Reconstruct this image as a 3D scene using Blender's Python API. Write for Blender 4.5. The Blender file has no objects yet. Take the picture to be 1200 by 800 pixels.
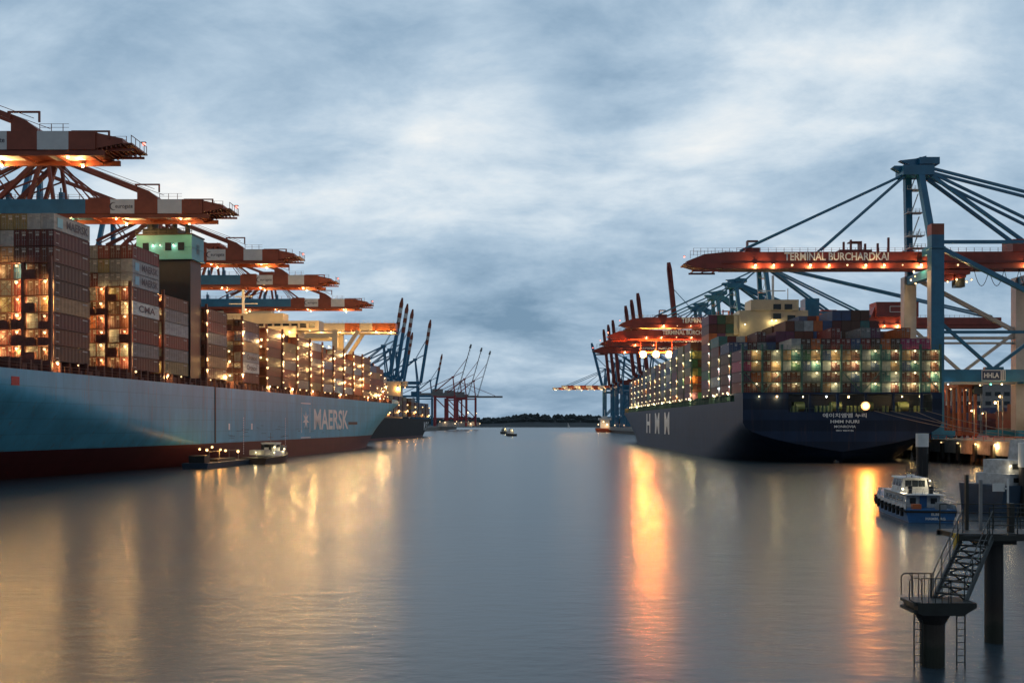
import bpy, math, random
from mathutils import Vector, Matrix

C = bpy.context.scene
COL = C.collection
PI = math.pi
rnd = random.Random(7)

# ------------------------------------------------------------------ camera
cam_d = bpy.data.cameras.new('camera')
cam_d.lens = 35.0
cam_d.sensor_width = 36.0
cam_d.shift_y = 0.080
cam_d.clip_start = 0.5
cam_d.clip_end = 20000
cam = bpy.data.objects.new('camera', cam_d)
COL.objects.link(cam)
cam.location = (0, 0, 10)
cam.rotation_euler = (PI/2, 0, 0)
C.camera = cam

# ------------------------------------------------------------------ world: dusk overcast sky
W = bpy.data.worlds.new('World')
C.world = W
W.use_nodes = True
nt = W.node_tree
for n in list(nt.nodes):
    nt.nodes.remove(n)
def N(tree, kind, **kw):
    n = tree.nodes.new(kind)
    for k, v in kw.items():
        setattr(n, k, v)
    return n
def MATH(tree, op, a, b=None, c=None):
    n = N(tree, 'ShaderNodeMath', operation=op)
    for i, v in enumerate((a, b, c)):
        if v is None:
            continue
        if isinstance(v, (int, float)):
            n.inputs[i].default_value = v
        else:
            tree.links.new(v, n.inputs[i])
    return n.outputs[0]
SUN_EL, SUN_ROT = math.radians(4), math.radians(-70)
out = N(nt, 'ShaderNodeOutputWorld')
bg = N(nt, 'ShaderNodeBackground')
nt.links.new(bg.outputs[0], out.inputs[0])
sky = N(nt, 'ShaderNodeTexSky', sky_type='NISHITA', sun_disc=False)
sky.sun_elevation = SUN_EL
sky.sun_rotation = SUN_ROT
tc = N(nt, 'ShaderNodeTexCoord')
sp = N(nt, 'ShaderNodeSeparateXYZ')
nt.links.new(tc.outputs['Generated'], sp.inputs[0])
zc = MATH(nt, 'MAXIMUM', sp.outputs[2], 0.0)
den = MATH(nt, 'ADD', zc, 0.34)
cx = MATH(nt, 'DIVIDE', sp.outputs[0], den)
cy = MATH(nt, 'DIVIDE', sp.outputs[1], den)
cmb = N(nt, 'ShaderNodeCombineXYZ')
nt.links.new(cx, cmb.inputs[0]); nt.links.new(cy, cmb.inputs[1])
def cloudnoise(scale, detail, rough, off, dist=0.4):
    mp = N(nt, 'ShaderNodeMapping')
    mp.inputs['Location'].default_value = off
    mp.inputs['Scale'].default_value = (scale*0.75, scale, scale)
    nt.links.new(cmb.outputs[0], mp.inputs[0])
    n = N(nt, 'ShaderNodeTexNoise')
    n.inputs['Scale'].default_value = 1.0
    n.inputs['Detail'].default_value = detail
    n.inputs['Roughness'].default_value = rough
    n.inputs['Distortion'].default_value = dist
    nt.links.new(mp.outputs[0], n.inputs['Vector'])
    return n.outputs['Fac']
n1 = cloudnoise(1.7, 7, 0.56, (3.1, 1.7, 0), 0.7)
n2 = cloudnoise(4.6, 9, 0.62, (8.3, 4.2, 2), 0.2)
v = MATH(nt, 'ADD', MATH(nt, 'MULTIPLY', n1, 0.84), MATH(nt, 'MULTIPLY', n2, 0.50))
v = MATH(nt, 'SUBTRACT', v, 0.178)
v = MATH(nt, 'SUBTRACT', v, MATH(nt, 'MULTIPLY', MATH(nt, 'POWER', 2.718, MATH(nt, 'MULTIPLY', zc, -9.0)), 0.02))
# breaks in the cloud cover, as directions in the sky
def blob(px, py, k, amp):
    global v
    d = Vector(((px-600)/1167, 1.0, (496-py)/1167)).normalized()
    dp = N(nt, 'ShaderNodeVectorMath', operation='DOT_PRODUCT')
    dp.inputs[1].default_value = d
    nrm = N(nt, 'ShaderNodeVectorMath', operation='NORMALIZE')
    nt.links.new(tc.outputs['Generated'], nrm.inputs[0])
    nt.links.new(nrm.outputs[0], dp.inputs[0])
    e = MATH(nt, 'MULTIPLY', MATH(nt, 'SUBTRACT', dp.outputs['Value'], 1.0), k)
    g = MATH(nt, 'MULTIPLY', MATH(nt, 'POWER', 2.718, e), amp)
    v = MATH(nt, 'ADD', v, g)
blob(560, 105, 300, 0.17); blob(450, 180, 420, 0.12); blob(195, 215, 420, 0.22); blob(60, 30, 60, 0.05)
blob(740, 190, 70, -0.04); blob(150, 120, 160, -0.05); blob(980, 40, 60, 0.05); blob(830, 85, 260, 0.06)
blob(640, 400, 40, -0.05); blob(700, 330, 100, 0.03); blob(360, 260, 160, 0.05)
ramp = N(nt, 'ShaderNodeValToRGB')
cr = ramp.color_ramp
cr.elements[0].position = 0.30; cr.elements[0].color = (0.175, 0.29, 0.42, 1)
cr.elements[1].position = 0.80; cr.elements[1].color = (0.98, 0.965, 0.93, 1)
e = cr.elements.new(0.42); e.color = (0.305, 0.435, 0.575, 1)
e = cr.elements.new(0.52); e.color = (0.44, 0.57, 0.70, 1)
e = cr.elements.new(0.63); e.color = (0.66, 0.755, 0.835, 1)
nt.links.new(v, ramp.inputs[0])
skm = N(nt, 'ShaderNodeVectorMath', operation='SCALE')
skm.inputs['Scale'].default_value = 0.08
nt.links.new(sky.outputs[0], skm.inputs[0])
mx = N(nt, 'ShaderNodeMix', data_type='RGBA')
mx.inputs[0].default_value = 0.93
nt.links.new(skm.outputs[0], mx.inputs[6])
nt.links.new(ramp.outputs[0], mx.inputs[7])
nt.links.new(mx.outputs[2], bg.inputs[0])
# the afterglow is ahead of the camera: the cloud behind it is darker
aft = MATH(nt, 'MULTIPLY_ADD', sp.outputs[1], 0.85, 0.58)
aft = MATH(nt, 'MINIMUM', MATH(nt, 'MAXIMUM', aft, 0.40), 1.0)
nt.links.new(aft, bg.inputs[1])
bg.inputs[1].default_value = 1.0

# ------------------------------------------------------------------ weak sun behind the overcast
sd = bpy.data.lights.new('sun', 'SUN')
sd.energy = 0.12
sd.angle = math.radians(25)
sd.color = (1.0, 0.93, 0.85)
so = bpy.data.objects.new('sun', sd)
COL.objects.link(so)
so.rotation_euler = (math.radians(66), 0, math.radians(35))

C.view_settings.view_transform = 'Standard'
C.view_settings.look = 'None'
C.view_settings.exposure = 0.12
C.view_settings.gamma = 1.0
C.view_settings.use_curve_mapping = False
C.render.engine = 'CYCLES'
cy_ = C.cycles
cy_.use_denoising = True
try:
    cy_.denoiser = 'OPENIMAGEDENOISE'
except Exception:
    pass
cy_.denoising_input_passes = 'RGB_ALBEDO_NORMAL'
cy_.denoising_prefilter = 'ACCURATE'
cy_.max_bounces = 6
cy_.diffuse_bounces = 2
cy_.glossy_bounces = 3
cy_.sample_clamp_indirect = 6.0
cy_.sample_clamp_direct = 0.0
cy_.use_light_tree = True
cy_.caustics_reflective = False
cy_.caustics_refractive = False

# ------------------------------------------------------------------ materials
MATS = {}
def mat(name, col, rough=0.55, metal=0.0, var=0.25, scale=0.6, bump=0.0, stretch=(1, 1, 1), spec=0.5, grime=None):
    if name in MATS:
        return MATS[name]
    m = bpy.data.materials.new(name)
    m.use_nodes = True
    t = m.node_tree
    b = t.nodes['Principled BSDF']
    b.inputs['Roughness'].default_value = rough
    b.inputs['Metallic'].default_value = metal
    b.inputs['Specular IOR Level'].default_value = spec
    c = N(t, 'ShaderNodeTexCoord')
    mp = N(t, 'ShaderNodeMapping')
    mp.inputs['Scale'].default_value = stretch
    t.links.new(c.outputs['Object'], mp.inputs[0])
    n = N(t, 'ShaderNodeTexNoise')
    n.inputs['Scale'].default_value = scale
    n.inputs['Detail'].default_value = 6
    n.inputs['Roughness'].default_value = 0.62
    t.links.new(mp.outputs[0], n.inputs['Vector'])
    r = N(t, 'ShaderNodeValToRGB')
    lo = tuple(max(0, x*(1-var)) for x in col); hi = tuple(min(1, x*(1+var)) for x in col)
    if grime:
        lo = tuple(x*(1-var)+g*var for x, g in zip(col, grime))
    r.color_ramp.elements[0].position = 0.33; r.color_ramp.elements[0].color = (*lo, 1)
    r.color_ramp.elements[1].position = 0.67; r.color_ramp.elements[1].color = (*hi, 1)
    t.links.new(n.outputs['Fac'], r.inputs[0])
    t.links.new(r.outputs[0], b.inputs['Base Color'])
    if bump:
        bp = N(t, 'ShaderNodeBump')
        bp.inputs['Strength'].default_value = bump
        bp.inputs['Distance'].default_value = 0.05
        t.links.new(n.outputs['Fac'], bp.inputs['Height'])
        t.links.new(bp.outputs[0], b.inputs['Normal'])
    MATS[name] = m
    return m
def emit(name, col, s):
    if name in MATS:
        return MATS[name]
    m = bpy.data.materials.new(name)
    m.use_nodes = True
    b = m.node_tree.nodes['Principled BSDF']
    b.inputs['Base Color'].default_value = (0.8, 0.8, 0.8, 1)
    b.inputs['Emission Color'].default_value = (*col, 1)
    b.inputs['Emission Strength'].default_value = s
    m.cycles.emission_sampling = 'NONE'
    MATS[name] = m
    return m

WARM = (1.0, 0.50, 0.14)
AMBER = (1.0, 0.58, 0.2)
PALE = (1.0, 0.78, 0.40)
SODIUM = (1.0, 0.30, 0.05)
COOL = (0.85, 0.95, 1.0)
LAMPDEF = {}
def lampkind(name, bulb, strength, col, watts, r=0.24):
    LAMPDEF[name] = (emit(name+'_glow', bulb, strength), col, watts, r)
lampkind('warm_lamp', (1.0, 0.62, 0.27), 2.3, (1.0, 0.60, 0.22), 520)
lampkind('bay_lamp', (1.0, 0.62, 0.27), 2.5, (1.0, 0.60, 0.22), 620, 0.28)
lampkind('deck_lamp', (1.0, 0.62, 0.27), 2.3, (1.0, 0.60, 0.22), 300, 0.2)
lampkind('pale_deck_lamp', (1.0, 0.80, 0.46), 2.0, (1.0, 0.80, 0.40), 130, 0.2)
lampkind('amber_lamp', (1.0, 0.60, 0.25), 2.3, (1.0, 0.58, 0.2), 700)
lampkind('pale_lamp', (1.0, 0.80, 0.46), 2.0, (1.0, 0.80, 0.38), 120, 0.23)
lampkind('port_lamp', (1.0, 0.80, 0.46), 2.0, (1.0, 0.82, 0.30), 330, 0.25)
lampkind('cool_lamp', (0.85, 1.0, 1.0), 2.0, (0.85, 0.95, 1.0), 250)
lampkind('boom_flood', (1.0, 0.66, 0.30), 2.4, (1.0, 0.58, 0.20), 1400, 0.28)
lampkind('boom_light', (1.0, 0.66, 0.30), 2.4, (1.0, 0.60, 0.22), 220, 0.24)
lampkind('sodium_flood', (1.0, 0.60, 0.26), 9.0, (1.0, 0.25, 0.035), 58000, 1.2)
lampkind('stern_flood', (1.0, 0.66, 0.32), 9.0, (1.0, 0.28, 0.045), 21000, 0.55)
E_glare = emit('sodium_glare_disc', (1.0, 0.34, 0.06), 1.6)  # glowing disc added behind the flood bulbs to imitate their orange glare
lampkind('red_beacon', (1.0, 0.22, 0.16), 3.0, (1.0, 0.2, 0.1), 60, 0.3)
lampkind('green_signal', (0.1, 1.0, 0.55), 2.0, (0.1, 1.0, 0.5), 150, 0.26)
lampkind('terminal_flood', (1.0, 0.72, 0.40), 3.0, (1.0, 0.60, 0.28), 420, 0.7)
lampkind('barge_lamp', (1.0, 0.58, 0.22), 3.0, (1.0, 0.45, 0.1), 200, 0.3)
lampkind('far_lamp', (1.0, 0.62, 0.27), 2.3, (1.0, 0.5, 0.15), 600, 0.5)
lampkind('small_lamp', (1.0, 0.80, 0.46), 2.5, (1.0, 0.8, 0.5), 60, 0.12)
def hull_mat(name, col, rough, spec, seam, stain, amount):
    """ship plating: plate seams, run-down stains and patchy wear as real paint condition"""
    m = mat(name, col, rough, var=0.15, scale=0.22, stretch=(1, 1, 0.3), spec=spec)
    t = m.node_tree
    b = t.nodes['Principled BSDF']
    src = b.inputs['Base Color'].links[0].from_socket
    c = N(t, 'ShaderNodeTexCoord')
    sx = N(t, 'ShaderNodeSeparateXYZ'); t.links.new(c.outputs['Object'], sx.inputs[0])
    cb = N(t, 'ShaderNodeCombineXYZ'); t.links.new(sx.outputs[1], cb.inputs[0]); t.links.new(sx.outputs[2], cb.inputs[1])
    br = N(t, 'ShaderNodeTexBrick')
    br.inputs['Scale'].default_value = 1.0
    br.inputs['Brick Width'].default_value = 11.0; br.inputs['Row Height'].default_value = 2.7
    br.inputs['Mortar Size'].default_value = 0.06; br.inputs['Mortar Smooth'].default_value = 0.6
    br.inputs['Color1'].default_value = (1, 1, 1, 1); br.inputs['Color2'].default_value = (0.90, 0.91, 0.92, 1); br.inputs['Mortar'].default_value = (seam, seam, seam, 1)
    t.links.new(cb.outputs[0], br.inputs['Vector'])
    mu = N(t, 'ShaderNodeMix', data_type='RGBA', blend_type='MULTIPLY'); mu.inputs[0].default_value = 1.0
    t.links.new(src, mu.inputs[6]); t.links.new(br.outputs['Color'], mu.inputs[7])
    mp = N(t, 'ShaderNodeMapping'); mp.inputs['Scale'].default_value = (1, 0.9, 0.07); t.links.new(c.outputs['Object'], mp.inputs[0])
    n = N(t, 'ShaderNodeTexNoise'); n.inputs['Scale'].default_value = 1.0; n.inputs['Detail'].default_value = 8; n.inputs['Roughness'].default_value = 0.7
    t.links.new(mp.outputs[0], n.inputs['Vector'])
    r = N(t, 'ShaderNodeValToRGB'); r.color_ramp.elements[0].position = 0.56; r.color_ramp.elements[0].color = (0, 0, 0, 1); r.color_ramp.elements[1].position = 0.74; r.color_ramp.elements[1].color = (amount,)*3+(1,)
    t.links.new(n.outputs['Fac'], r.inputs[0])
    mr = N(t, 'ShaderNodeMix', data_type='RGBA'); t.links.new(r.outputs[0], mr.inputs[0]); t.links.new(mu.outputs[2], mr.inputs[6]); mr.inputs[7].default_value = (*stain, 1)
    t.links.new(mr.outputs[2], b.inputs['Base Color'])
    bp = N(t, 'ShaderNodeBump'); bp.inputs['Strength'].default_value = 0.25; bp.inputs['Distance'].default_value = 0.06
    n2_ = N(t, 'ShaderNodeTexNoise'); n2_.inputs['Scale'].default_value = 0.35; n2_.inputs['Detail'].default_value = 3
    t.links.new(c.outputs['Object'], n2_.inputs['Vector'])
    hh = MATH(t, 'ADD', n2_.outputs['Fac'], MATH(t, 'MULTIPLY', br.outputs['Fac'], -0.4))
    t.links.new(hh, bp.inputs['Height']); t.links.new(bp.outputs[0], b.inputs['Normal'])
    return m
M_hullblue = hull_mat('pale_blue_hull_paint', (0.09, 0.39, 0.57), 0.42, 0.32, 0.66, (0.17, 0.15, 0.13), 0.75)
M_hulllow = hull_mat('red_boot_paint', (0.075, 0.015, 0.017), 0.55, 0.3, 0.7, (0.03, 0.028, 0.02), 0.6)
M_navy = hull_mat('navy_hull_paint', (0.016, 0.033, 0.075), 0.48, 0.18, 0.6, (0.10, 0.06, 0.045), 0.45)
M_black = mat('black_hull_paint', (0.012, 0.013, 0.017), 0.6, var=0.25, scale=0.3, spec=0.12)
M_deck = mat('red_brown_deck_paint', (0.10, 0.036, 0.028), 0.7, var=0.3)
M_lash = mat('rust_brown_lashing_steel', (0.13, 0.045, 0.03), 0.6, var=0.35, scale=1.2)
M_lashg = mat('green_lashing_steel', (0.06, 0.14, 0.11), 0.55, var=0.3, scale=1.2)
M_cyan = mat('turquoise_casing_paint', (0.085, 0.37, 0.45), 0.5, var=0.1, scale=0.4)
M_dark = mat('black_steel', (0.018, 0.019, 0.02), 0.55, var=0.3, scale=1.0)
M_cream = mat('cream_house_paint', (0.62, 0.52, 0.36), 0.55, var=0.08, scale=0.3)
M_white = mat('white_paint', (0.72, 0.72, 0.70), 0.5, var=0.08, scale=0.8)
M_letter = mat('white_lettering_paint', (0.78, 0.79, 0.78), 0.5, var=0.05)
M_dletter = mat('dark_lettering_paint', (0.05, 0.055, 0.08), 0.5, var=0.05)
M_sblue = mat('sky_blue_logo_paint', (0.20, 0.46, 0.60), 0.5, var=0.05)
M_cred = mat('crane_red_paint', (0.25, 0.058, 0.03), 0.5, var=0.22, scale=0.35)
M_cwhite = mat('crane_white_paint', (0.62, 0.63, 0.63), 0.5, var=0.1, scale=0.35)
M_cblue = mat('crane_blue_paint', (0.03, 0.16, 0.29), 0.45, var=0.2, scale=0.3)
M_rred = mat('dark_red_girder_paint', (0.19, 0.030, 0.024), 0.5, var=0.25, scale=0.3)
M_rblue = mat('petrol_blue_crane_paint', (0.014, 0.135, 0.25), 0.42, var=0.22, scale=0.25)
M_rgrey = mat('grey_crane_leg_paint', (0.36, 0.37, 0.38), 0.5, var=0.12, scale=0.3)
M_tred = mat('terminal_crane_red_paint', (0.33, 0.05, 0.06), 0.5, var=0.2)
M_grey = mat('grey_steel', (0.22, 0.23, 0.24), 0.5, var=0.2, scale=1)
M_galv = mat('galvanised_steel', (0.30, 0.31, 0.32), 0.42, 0.6, var=0.2, scale=2)
M_glass = mat('dark_glass', (0.02, 0.025, 0.03), 0.08, var=0.1)
M_conc = mat('quay_concrete', (0.24, 0.235, 0.22), 0.85, var=0.3, scale=0.5, bump=0.3)
M_pave = mat('quay_paving', (0.16, 0.155, 0.145), 0.85, var=0.3, scale=0.2)
def pile_mat():
    m = mat('dark_pile_coating', (0.016, 0.016, 0.018), 0.6, var=0.45, scale=1.5, stretch=(1, 1, 0.3), bump=0.2)
    t = m.node_tree; b = t.nodes['Principled BSDF']; src = b.inputs['Base Color'].links[0].from_socket
    g = N(t, 'ShaderNodeNewGeometry'); sx = N(t, 'ShaderNodeSeparateXYZ'); t.links.new(g.outputs['Position'], sx.inputs[0])
    n = N(t, 'ShaderNodeTexNoise'); n.inputs['Scale'].default_value = 2.2; n.inputs['Detail'].default_value = 7; n.inputs['Roughness'].default_value = 0.7
    t.links.new(g.outputs['Position'], n.inputs['Vector'])
    zz = MATH(t, 'ADD', sx.outputs[2], MATH(t, 'MULTIPLY', n.outputs['Fac'], 1.1))
    r = N(t, 'ShaderNodeValToRGB'); e_ = r.color_ramp.elements
    e_[0].position = 0.0; e_[0].color = (0.010, 0.014, 0.006, 1); e_[1].position = 1.0; e_[1].color = (0.016, 0.016, 0.018, 1)
    for p_, c_ in ((0.26, (0.016, 0.022, 0.008, 1)), (0.32, (0.055, 0.045, 0.03, 1)), (0.42, (0.035, 0.022, 0.014, 1)), (0.6, (0.017, 0.016, 0.017, 1))):
        q = e_.new(p_); q.color = c_
    t.links.new(MATH(t, 'DIVIDE', zz, 5.0), r.inputs[0])
    mx_ = N(t, 'ShaderNodeMix', data_type='RGBA'); mx_.inputs[0].default_value = 0.65
    t.links.new(src, mx_.inputs[6]); t.links.new(r.outputs[0], mx_.inputs[7]); t.links.new(mx_.outputs[2], b.inputs['Base Color'])
    return m
M_pile = pile_mat()
M_pier = mat('dark_green_pier_paint', (0.010, 0.015, 0.015), 0.5, var=0.35, scale=3)
M_grate = mat('pier_grating_steel', (0.022, 0.024, 0.024), 0.55, 0.2, var=0.4, scale=4)
M_bblue = mat('boat_blue_paint', (0.015, 0.10, 0.26), 0.35, var=0.2, scale=1)
M_orange = mat('orange_paint', (0.5, 0.12, 0.03), 0.5, var=0.2)
M_rope = mat('mooring_rope', (0.25, 0.23, 0.2), 0.9, var=0.2)
M_rubber = mat('black_rubber', (0.015, 0.015, 0.015), 0.85, var=0.3)

# ------------------------------------------------------------------ mesh helpers
BOXF = [(0, 3, 2, 1), (4, 5, 6, 7), (0, 1, 5, 4), (1, 2, 6, 5), (2, 3, 7, 6), (3, 0, 4, 7)]
ICO = None
def ico_data():
    global ICO
    if ICO is None:
        import bmesh
        bm = bmesh.new()
        bmesh.ops.create_icosphere(bm, subdivisions=1, radius=1.0)
        ICO = ([tuple(v_.co) for v_ in bm.verts], [tuple(x.index for x in f.verts) for f in bm.faces])
        bm.free()
    return ICO
class MB:
    def __init__(s):
        s.v, s.f, s.m = [], [], []
    def add(s, vs, fs, m=0):
        o = len(s.v)
        s.v.extend(vs)
        for f in fs:
            s.f.append(tuple(i+o for i in f)); s.m.append(m)
        return s
    def box(s, x0, x1, y0, y1, z0, z1, m=0):
        return s.add([(x0, y0, z0), (x1, y0, z0), (x1, y1, z0), (x0, y1, z0), (x0, y0, z1), (x1, y0, z1), (x1, y1, z1), (x0, y1, z1)], BOXF, m)
    def cbox(s, c, d, m=0):
        return s.box(c[0]-d[0]/2, c[0]+d[0]/2, c[1]-d[1]/2, c[1]+d[1]/2, c[2]-d[2]/2, c[2]+d[2]/2, m)
    def beam(s, p, q, w, h=None, m=0, taper=1.0):
        p, q = Vector(p), Vector(q); h = h or w
        d = (q-p).normalized()
        up = Vector((0, 0, 1)) if abs(d.z) < 0.95 else Vector((0, 1, 0))
        a = d.cross(up).normalized(); b = a.cross(d).normalized()
        vs = []
        for c, k in ((p, 1.0), (q, taper)):
            for sa, sb in ((-1, -1), (1, -1), (1, 1), (-1, 1)):
                vs.append(tuple(c+a*(sa*w*k/2)+b*(sb*h*k/2)))
        return s.add(vs, BOXF, m)
    def tube(s, p, q, r, n=8, m=0, r2=None):
        p, q = Vector(p), Vector(q); r2 = r if r2 is None else r2
        d = (q-p).normalized()
        up = Vector((0, 0, 1)) if abs(d.z) < 0.95 else Vector((0, 1, 0))
        a = d.cross(up).normalized(); b = a.cross(d).normalized()
        vs = []
        for c, rr in ((p, r), (q, r2)):
            for i in range(n):
                t = 2*PI*i/n
                vs.append(tuple(c+a*(math.cos(t)*rr)+b*(math.sin(t)*rr)))
        fs = [(i, (i+1) % n, n+(i+1) % n, n+i) for i in range(n)]
        fs += [tuple(reversed(range(n))), tuple(range(n, 2*n))]
        return s.add(vs, fs, m)
    def path(s, pts, r, n=6, m=0):
        for a, b in zip(pts[:-1], pts[1:]):
            s.tube(a, b, r, n, m)
        return s
    def prism(s, poly, y0, y1, m=0):      # polygon in x,z pushed along y
        n = len(poly)
        vs = [(x, y0, z) for x, z in poly]+[(x, y1, z) for x, z in poly]
        fs = [tuple(range(n)), tuple(reversed(range(n, 2*n)))]+[(i, n+i, n+(i+1) % n, (i+1) % n) for i in range(n)]
        return s.add(vs, fs, m)
    def ball(s, c, r, m=0):
        vs, fs = ico_data()
        return s.add([(c[0]+x*r, c[1]+y*r, c[2]+z*r) for x, y, z in vs], fs, m)
    def mesh(s, name, mats):
        me = bpy.data.meshes.new(name)
        me.from_pydata(s.v, [], s.f)
        if not isinstance(mats, (list, tuple)):
            mats = [mats]
        for m in mats:
            me.materials.append(m)
        if len(mats) > 1:
            me.polygons.foreach_set('material_index', s.m)
        import bmesh
        bm = bmesh.new(); bm.from_mesh(me)
        bmesh.ops.recalc_face_normals(bm, faces=bm.faces)
        bm.to_mesh(me); bm.free()
        me.update()
        return me
    def build(s, name, mats, parent=None, loc=(0, 0, 0), rz=0, smooth=False):
        me = s.mesh(name, mats)
        if smooth:
            me.polygons.foreach_set('use_smooth', [True]*len(me.polygons))
        return link(name, me, parent, loc, rz)
def each(b, name, mats, parent, smooth=False):
    """every separate piece of the builder becomes an object of its own"""
    par = list(range(len(b.v)))
    def find(i):
        while par[i] != i:
            par[i] = par[par[i]]; i = par[i]
        return i
    for f in b.f:
        r0 = find(f[0])
        for i in f[1:]:
            par[find(i)] = r0
    groups = {}
    for f, m in zip(b.f, b.m):
        groups.setdefault(find(f[0]), []).append((f, m))
    out_ = []
    for g in groups.values():
        n = MB(); mp = {}
        for f, m in g:
            for i in f:
                if i not in mp:
                    mp[i] = len(n.v); n.v.append(b.v[i])
            n.f.append(tuple(mp[i] for i in f)); n.m.append(m)
        out_.append(n.build(name, mats, parent, smooth=smooth))
    return out_
def link(name, me, parent=None, loc=(0, 0, 0), rz=0):
    o = bpy.data.objects.new(name, me)
    COL.objects.link(o)
    o.location = loc
    o.rotation_euler = (0, 0, rz)
    if parent is not None:
        o.parent = parent
    return o
def tag(o, label=None, cat=None, group=None, kind=None):
    if label: o['label'] = label
    if cat: o['category'] = cat
    if group: o['group'] = group
    if kind: o['kind'] = kind
    return o
def thing(name, label, cat, loc=(0, 0, 0), rz=0, group=None):
    return tag(link(name, None, None, loc, rz), label, cat, group)

def text_mesh(s, size, name='lettering', bold=0.012, extrude=0.0, width=None, align='CENTER', sx=1.0):
    """letters as a flat mesh in x (reading direction) and z (up), facing -y"""
    cu = bpy.data.curves.new('letters', 'FONT')
    cu.body = s; cu.size = size; cu.offset = bold*size; cu.extrude = extrude
    cu.align_x = align; cu.align_y = 'CENTER'
    cu.resolution_u = 3
    o = bpy.data.objects.new('letters', cu)
    COL.objects.link(o)
    bpy.context.view_layer.update()
    dg = bpy.context.evaluated_depsgraph_get()
    me = bpy.data.meshes.new_from_object(o.evaluated_get(dg))
    bpy.data.objects.remove(o); bpy.data.curves.remove(cu)
    me.name = name
    if width:
        xs = [v_.co.x for v_ in me.vertices]
        sx = width/(max(xs)-min(xs))
    for v_ in me.vertices:
        v_.co = (v_.co.x*sx, -v_.co.z, v_.co.y)
    me.materials.clear()
    return me
def lettering(s, size, m, parent, loc, rz=0, name='lettering', **kw):
    me = text_mesh(s, size, name, **kw)
    me.materials.append(m)
    return link(name, me, parent, loc, rz)

# lamp: a small housing with a glowing bulb underneath, and the light it gives
LDATA = {}
lrnd = random.Random(99)
SHARE = {'bay_lamp': 3, 'port_lamp': 2, 'deck_lamp': 3, 'pale_deck_lamp': 3, 'far_lamp': 2, 'boom_light': 2, 'terminal_flood': 2}
SHARED = {}
def lamp_light(kind, parent, p, off):
    em, col, watts, r = LAMPDEF[kind]
    # small lamps standing close together share one light of their joint power
    if kind == 'red_beacon':
        return
    n = SHARE.get(kind, 1)
    SHARED[kind] = SHARED.get(kind, -1)+1
    if SHARED[kind] % n:
        return
    watts *= n
    var = lrnd.choice((0.3, 0.6, 1.0, 1.0, 1.8)) if watts < 3000 else 1.0
    watts *= var
    base, kind = kind, '%s_%d' % (kind, int(var*10))
    if kind not in LDATA:
        ld = bpy.data.lights.new(base, 'POINT')
        ld.energy = watts; ld.color = col; ld.shadow_soft_size = min(r*1.1, 0.9)
        if base == 'stern_flood':
            bpy.data.lights.remove(ld)
            ld = bpy.data.lights.new(base, 'SPOT')
            ld.energy = watts; ld.color = col; ld.shadow_soft_size = 0.45
            ld.spot_size = math.radians(165); ld.spot_blend = 0.3
        LDATA[kind] = ld
    o = bpy.data.objects.new(base+'_light', LDATA[kind])
    COL.objects.link(o)
    o.parent = parent
    o.location = (p[0]+off[0], p[1]+off[1], p[2]+off[2])
    if base == 'stern_flood':
        o.rotation_euler = (math.radians(-75), 0, 0)
LMESH = {}
def lamp_mesh(kind, name='lamp'):
    if kind not in LMESH:
        em, col, watts, r = LAMPDEF[kind]
        b = MB()
        b.box(-r*1.2, r*1.2, -r*0.9, r*0.9, r*0.78, r*1.2, 0)
        b.ball((0, 0, 0), r, 1)
        LMESH[kind] = b.mesh(name, [M_grey, em])
    return LMESH[kind]
def lamp(kind, parent, p, name='lamp', off=None):
    r = LAMPDEF[kind][3]
    o = link(name, lamp_mesh(kind), parent, p)
    if LAMPDEF[kind][2] < 3000:
        o.scale = (lrnd.uniform(.75, 1.35),)*3
    lamp_light(kind, parent, p, off or (0, -r*1.5, -r*1.9))
    return o

# ------------------------------------------------------------------ water, land, hills
def water_mat():
    m = bpy.data.materials.new('harbour_water')
    m.use_nodes = True
    t = m.node_tree
    b = t.nodes['Principled BSDF']
    b.inputs['Base Color'].default_value = (0.030, 0.050, 0.066, 1)
    b.inputs['Roughness'].default_value = 0.20
    b.inputs['IOR'].default_value = 1.34
    c = N(t, 'ShaderNodeTexCoord')
    def noise(scale, st, det=4, ro=0.5):
        mp = N(t, 'ShaderNodeMapping'); mp.inputs['Scale'].default_value = st
        t.links.new(c.outputs['Object'], mp.inputs[0])
        n = N(t, 'ShaderNodeTexNoise'); n.inputs['Scale'].default_value = scale
        n.inputs['Detail'].default_value = det; n.inputs['Roughness'].default_value = ro
        t.links.new(mp.outputs[0], n.inputs['Vector'])
        return n.outputs['Fac']
    a = noise(0.9, (0.6, 1.0, 1), 3); d = noise(0.14, (0.55, 1.0, 1), 4); f = noise(0.02, (0.35, 1.0, 1), 4)
    a2 = noise(2.6, (0.6, 1.0, 1), 2)
    h = MATH(t, 'ADD', MATH(t, 'MULTIPLY', a, 0.19), MATH(t, 'MULTIPLY', d, 0.33))
    h = MATH(t, 'ADD', h, MATH(t, 'MULTIPLY', a2, 0.035))
    h = MATH(t, 'ADD', h, MATH(t, 'MULTIPLY', f, 0.8))
    bp = N(t, 'ShaderNodeBump')
    bp.inputs['Strength'].default_value = 0.5
    bp.inputs['Distance'].default_value = 0.45
    t.links.new(h, bp.inputs['Height'])
    t.links.new(bp.outputs[0], b.inputs['Normal'])
    b.inputs['Roughness'].default_value = 0.265
    return m
wb = MB()
wb.add([(-6000, -400, 0), (6000, -400, 0), (6000, 6000, 0), (-6000, 6000, 0)], [(0, 1, 2, 3)])
tag(wb.build('water', water_mat()), 'calm grey harbour water with smooth long exposure reflections', 'water', kind='structure')

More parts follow.
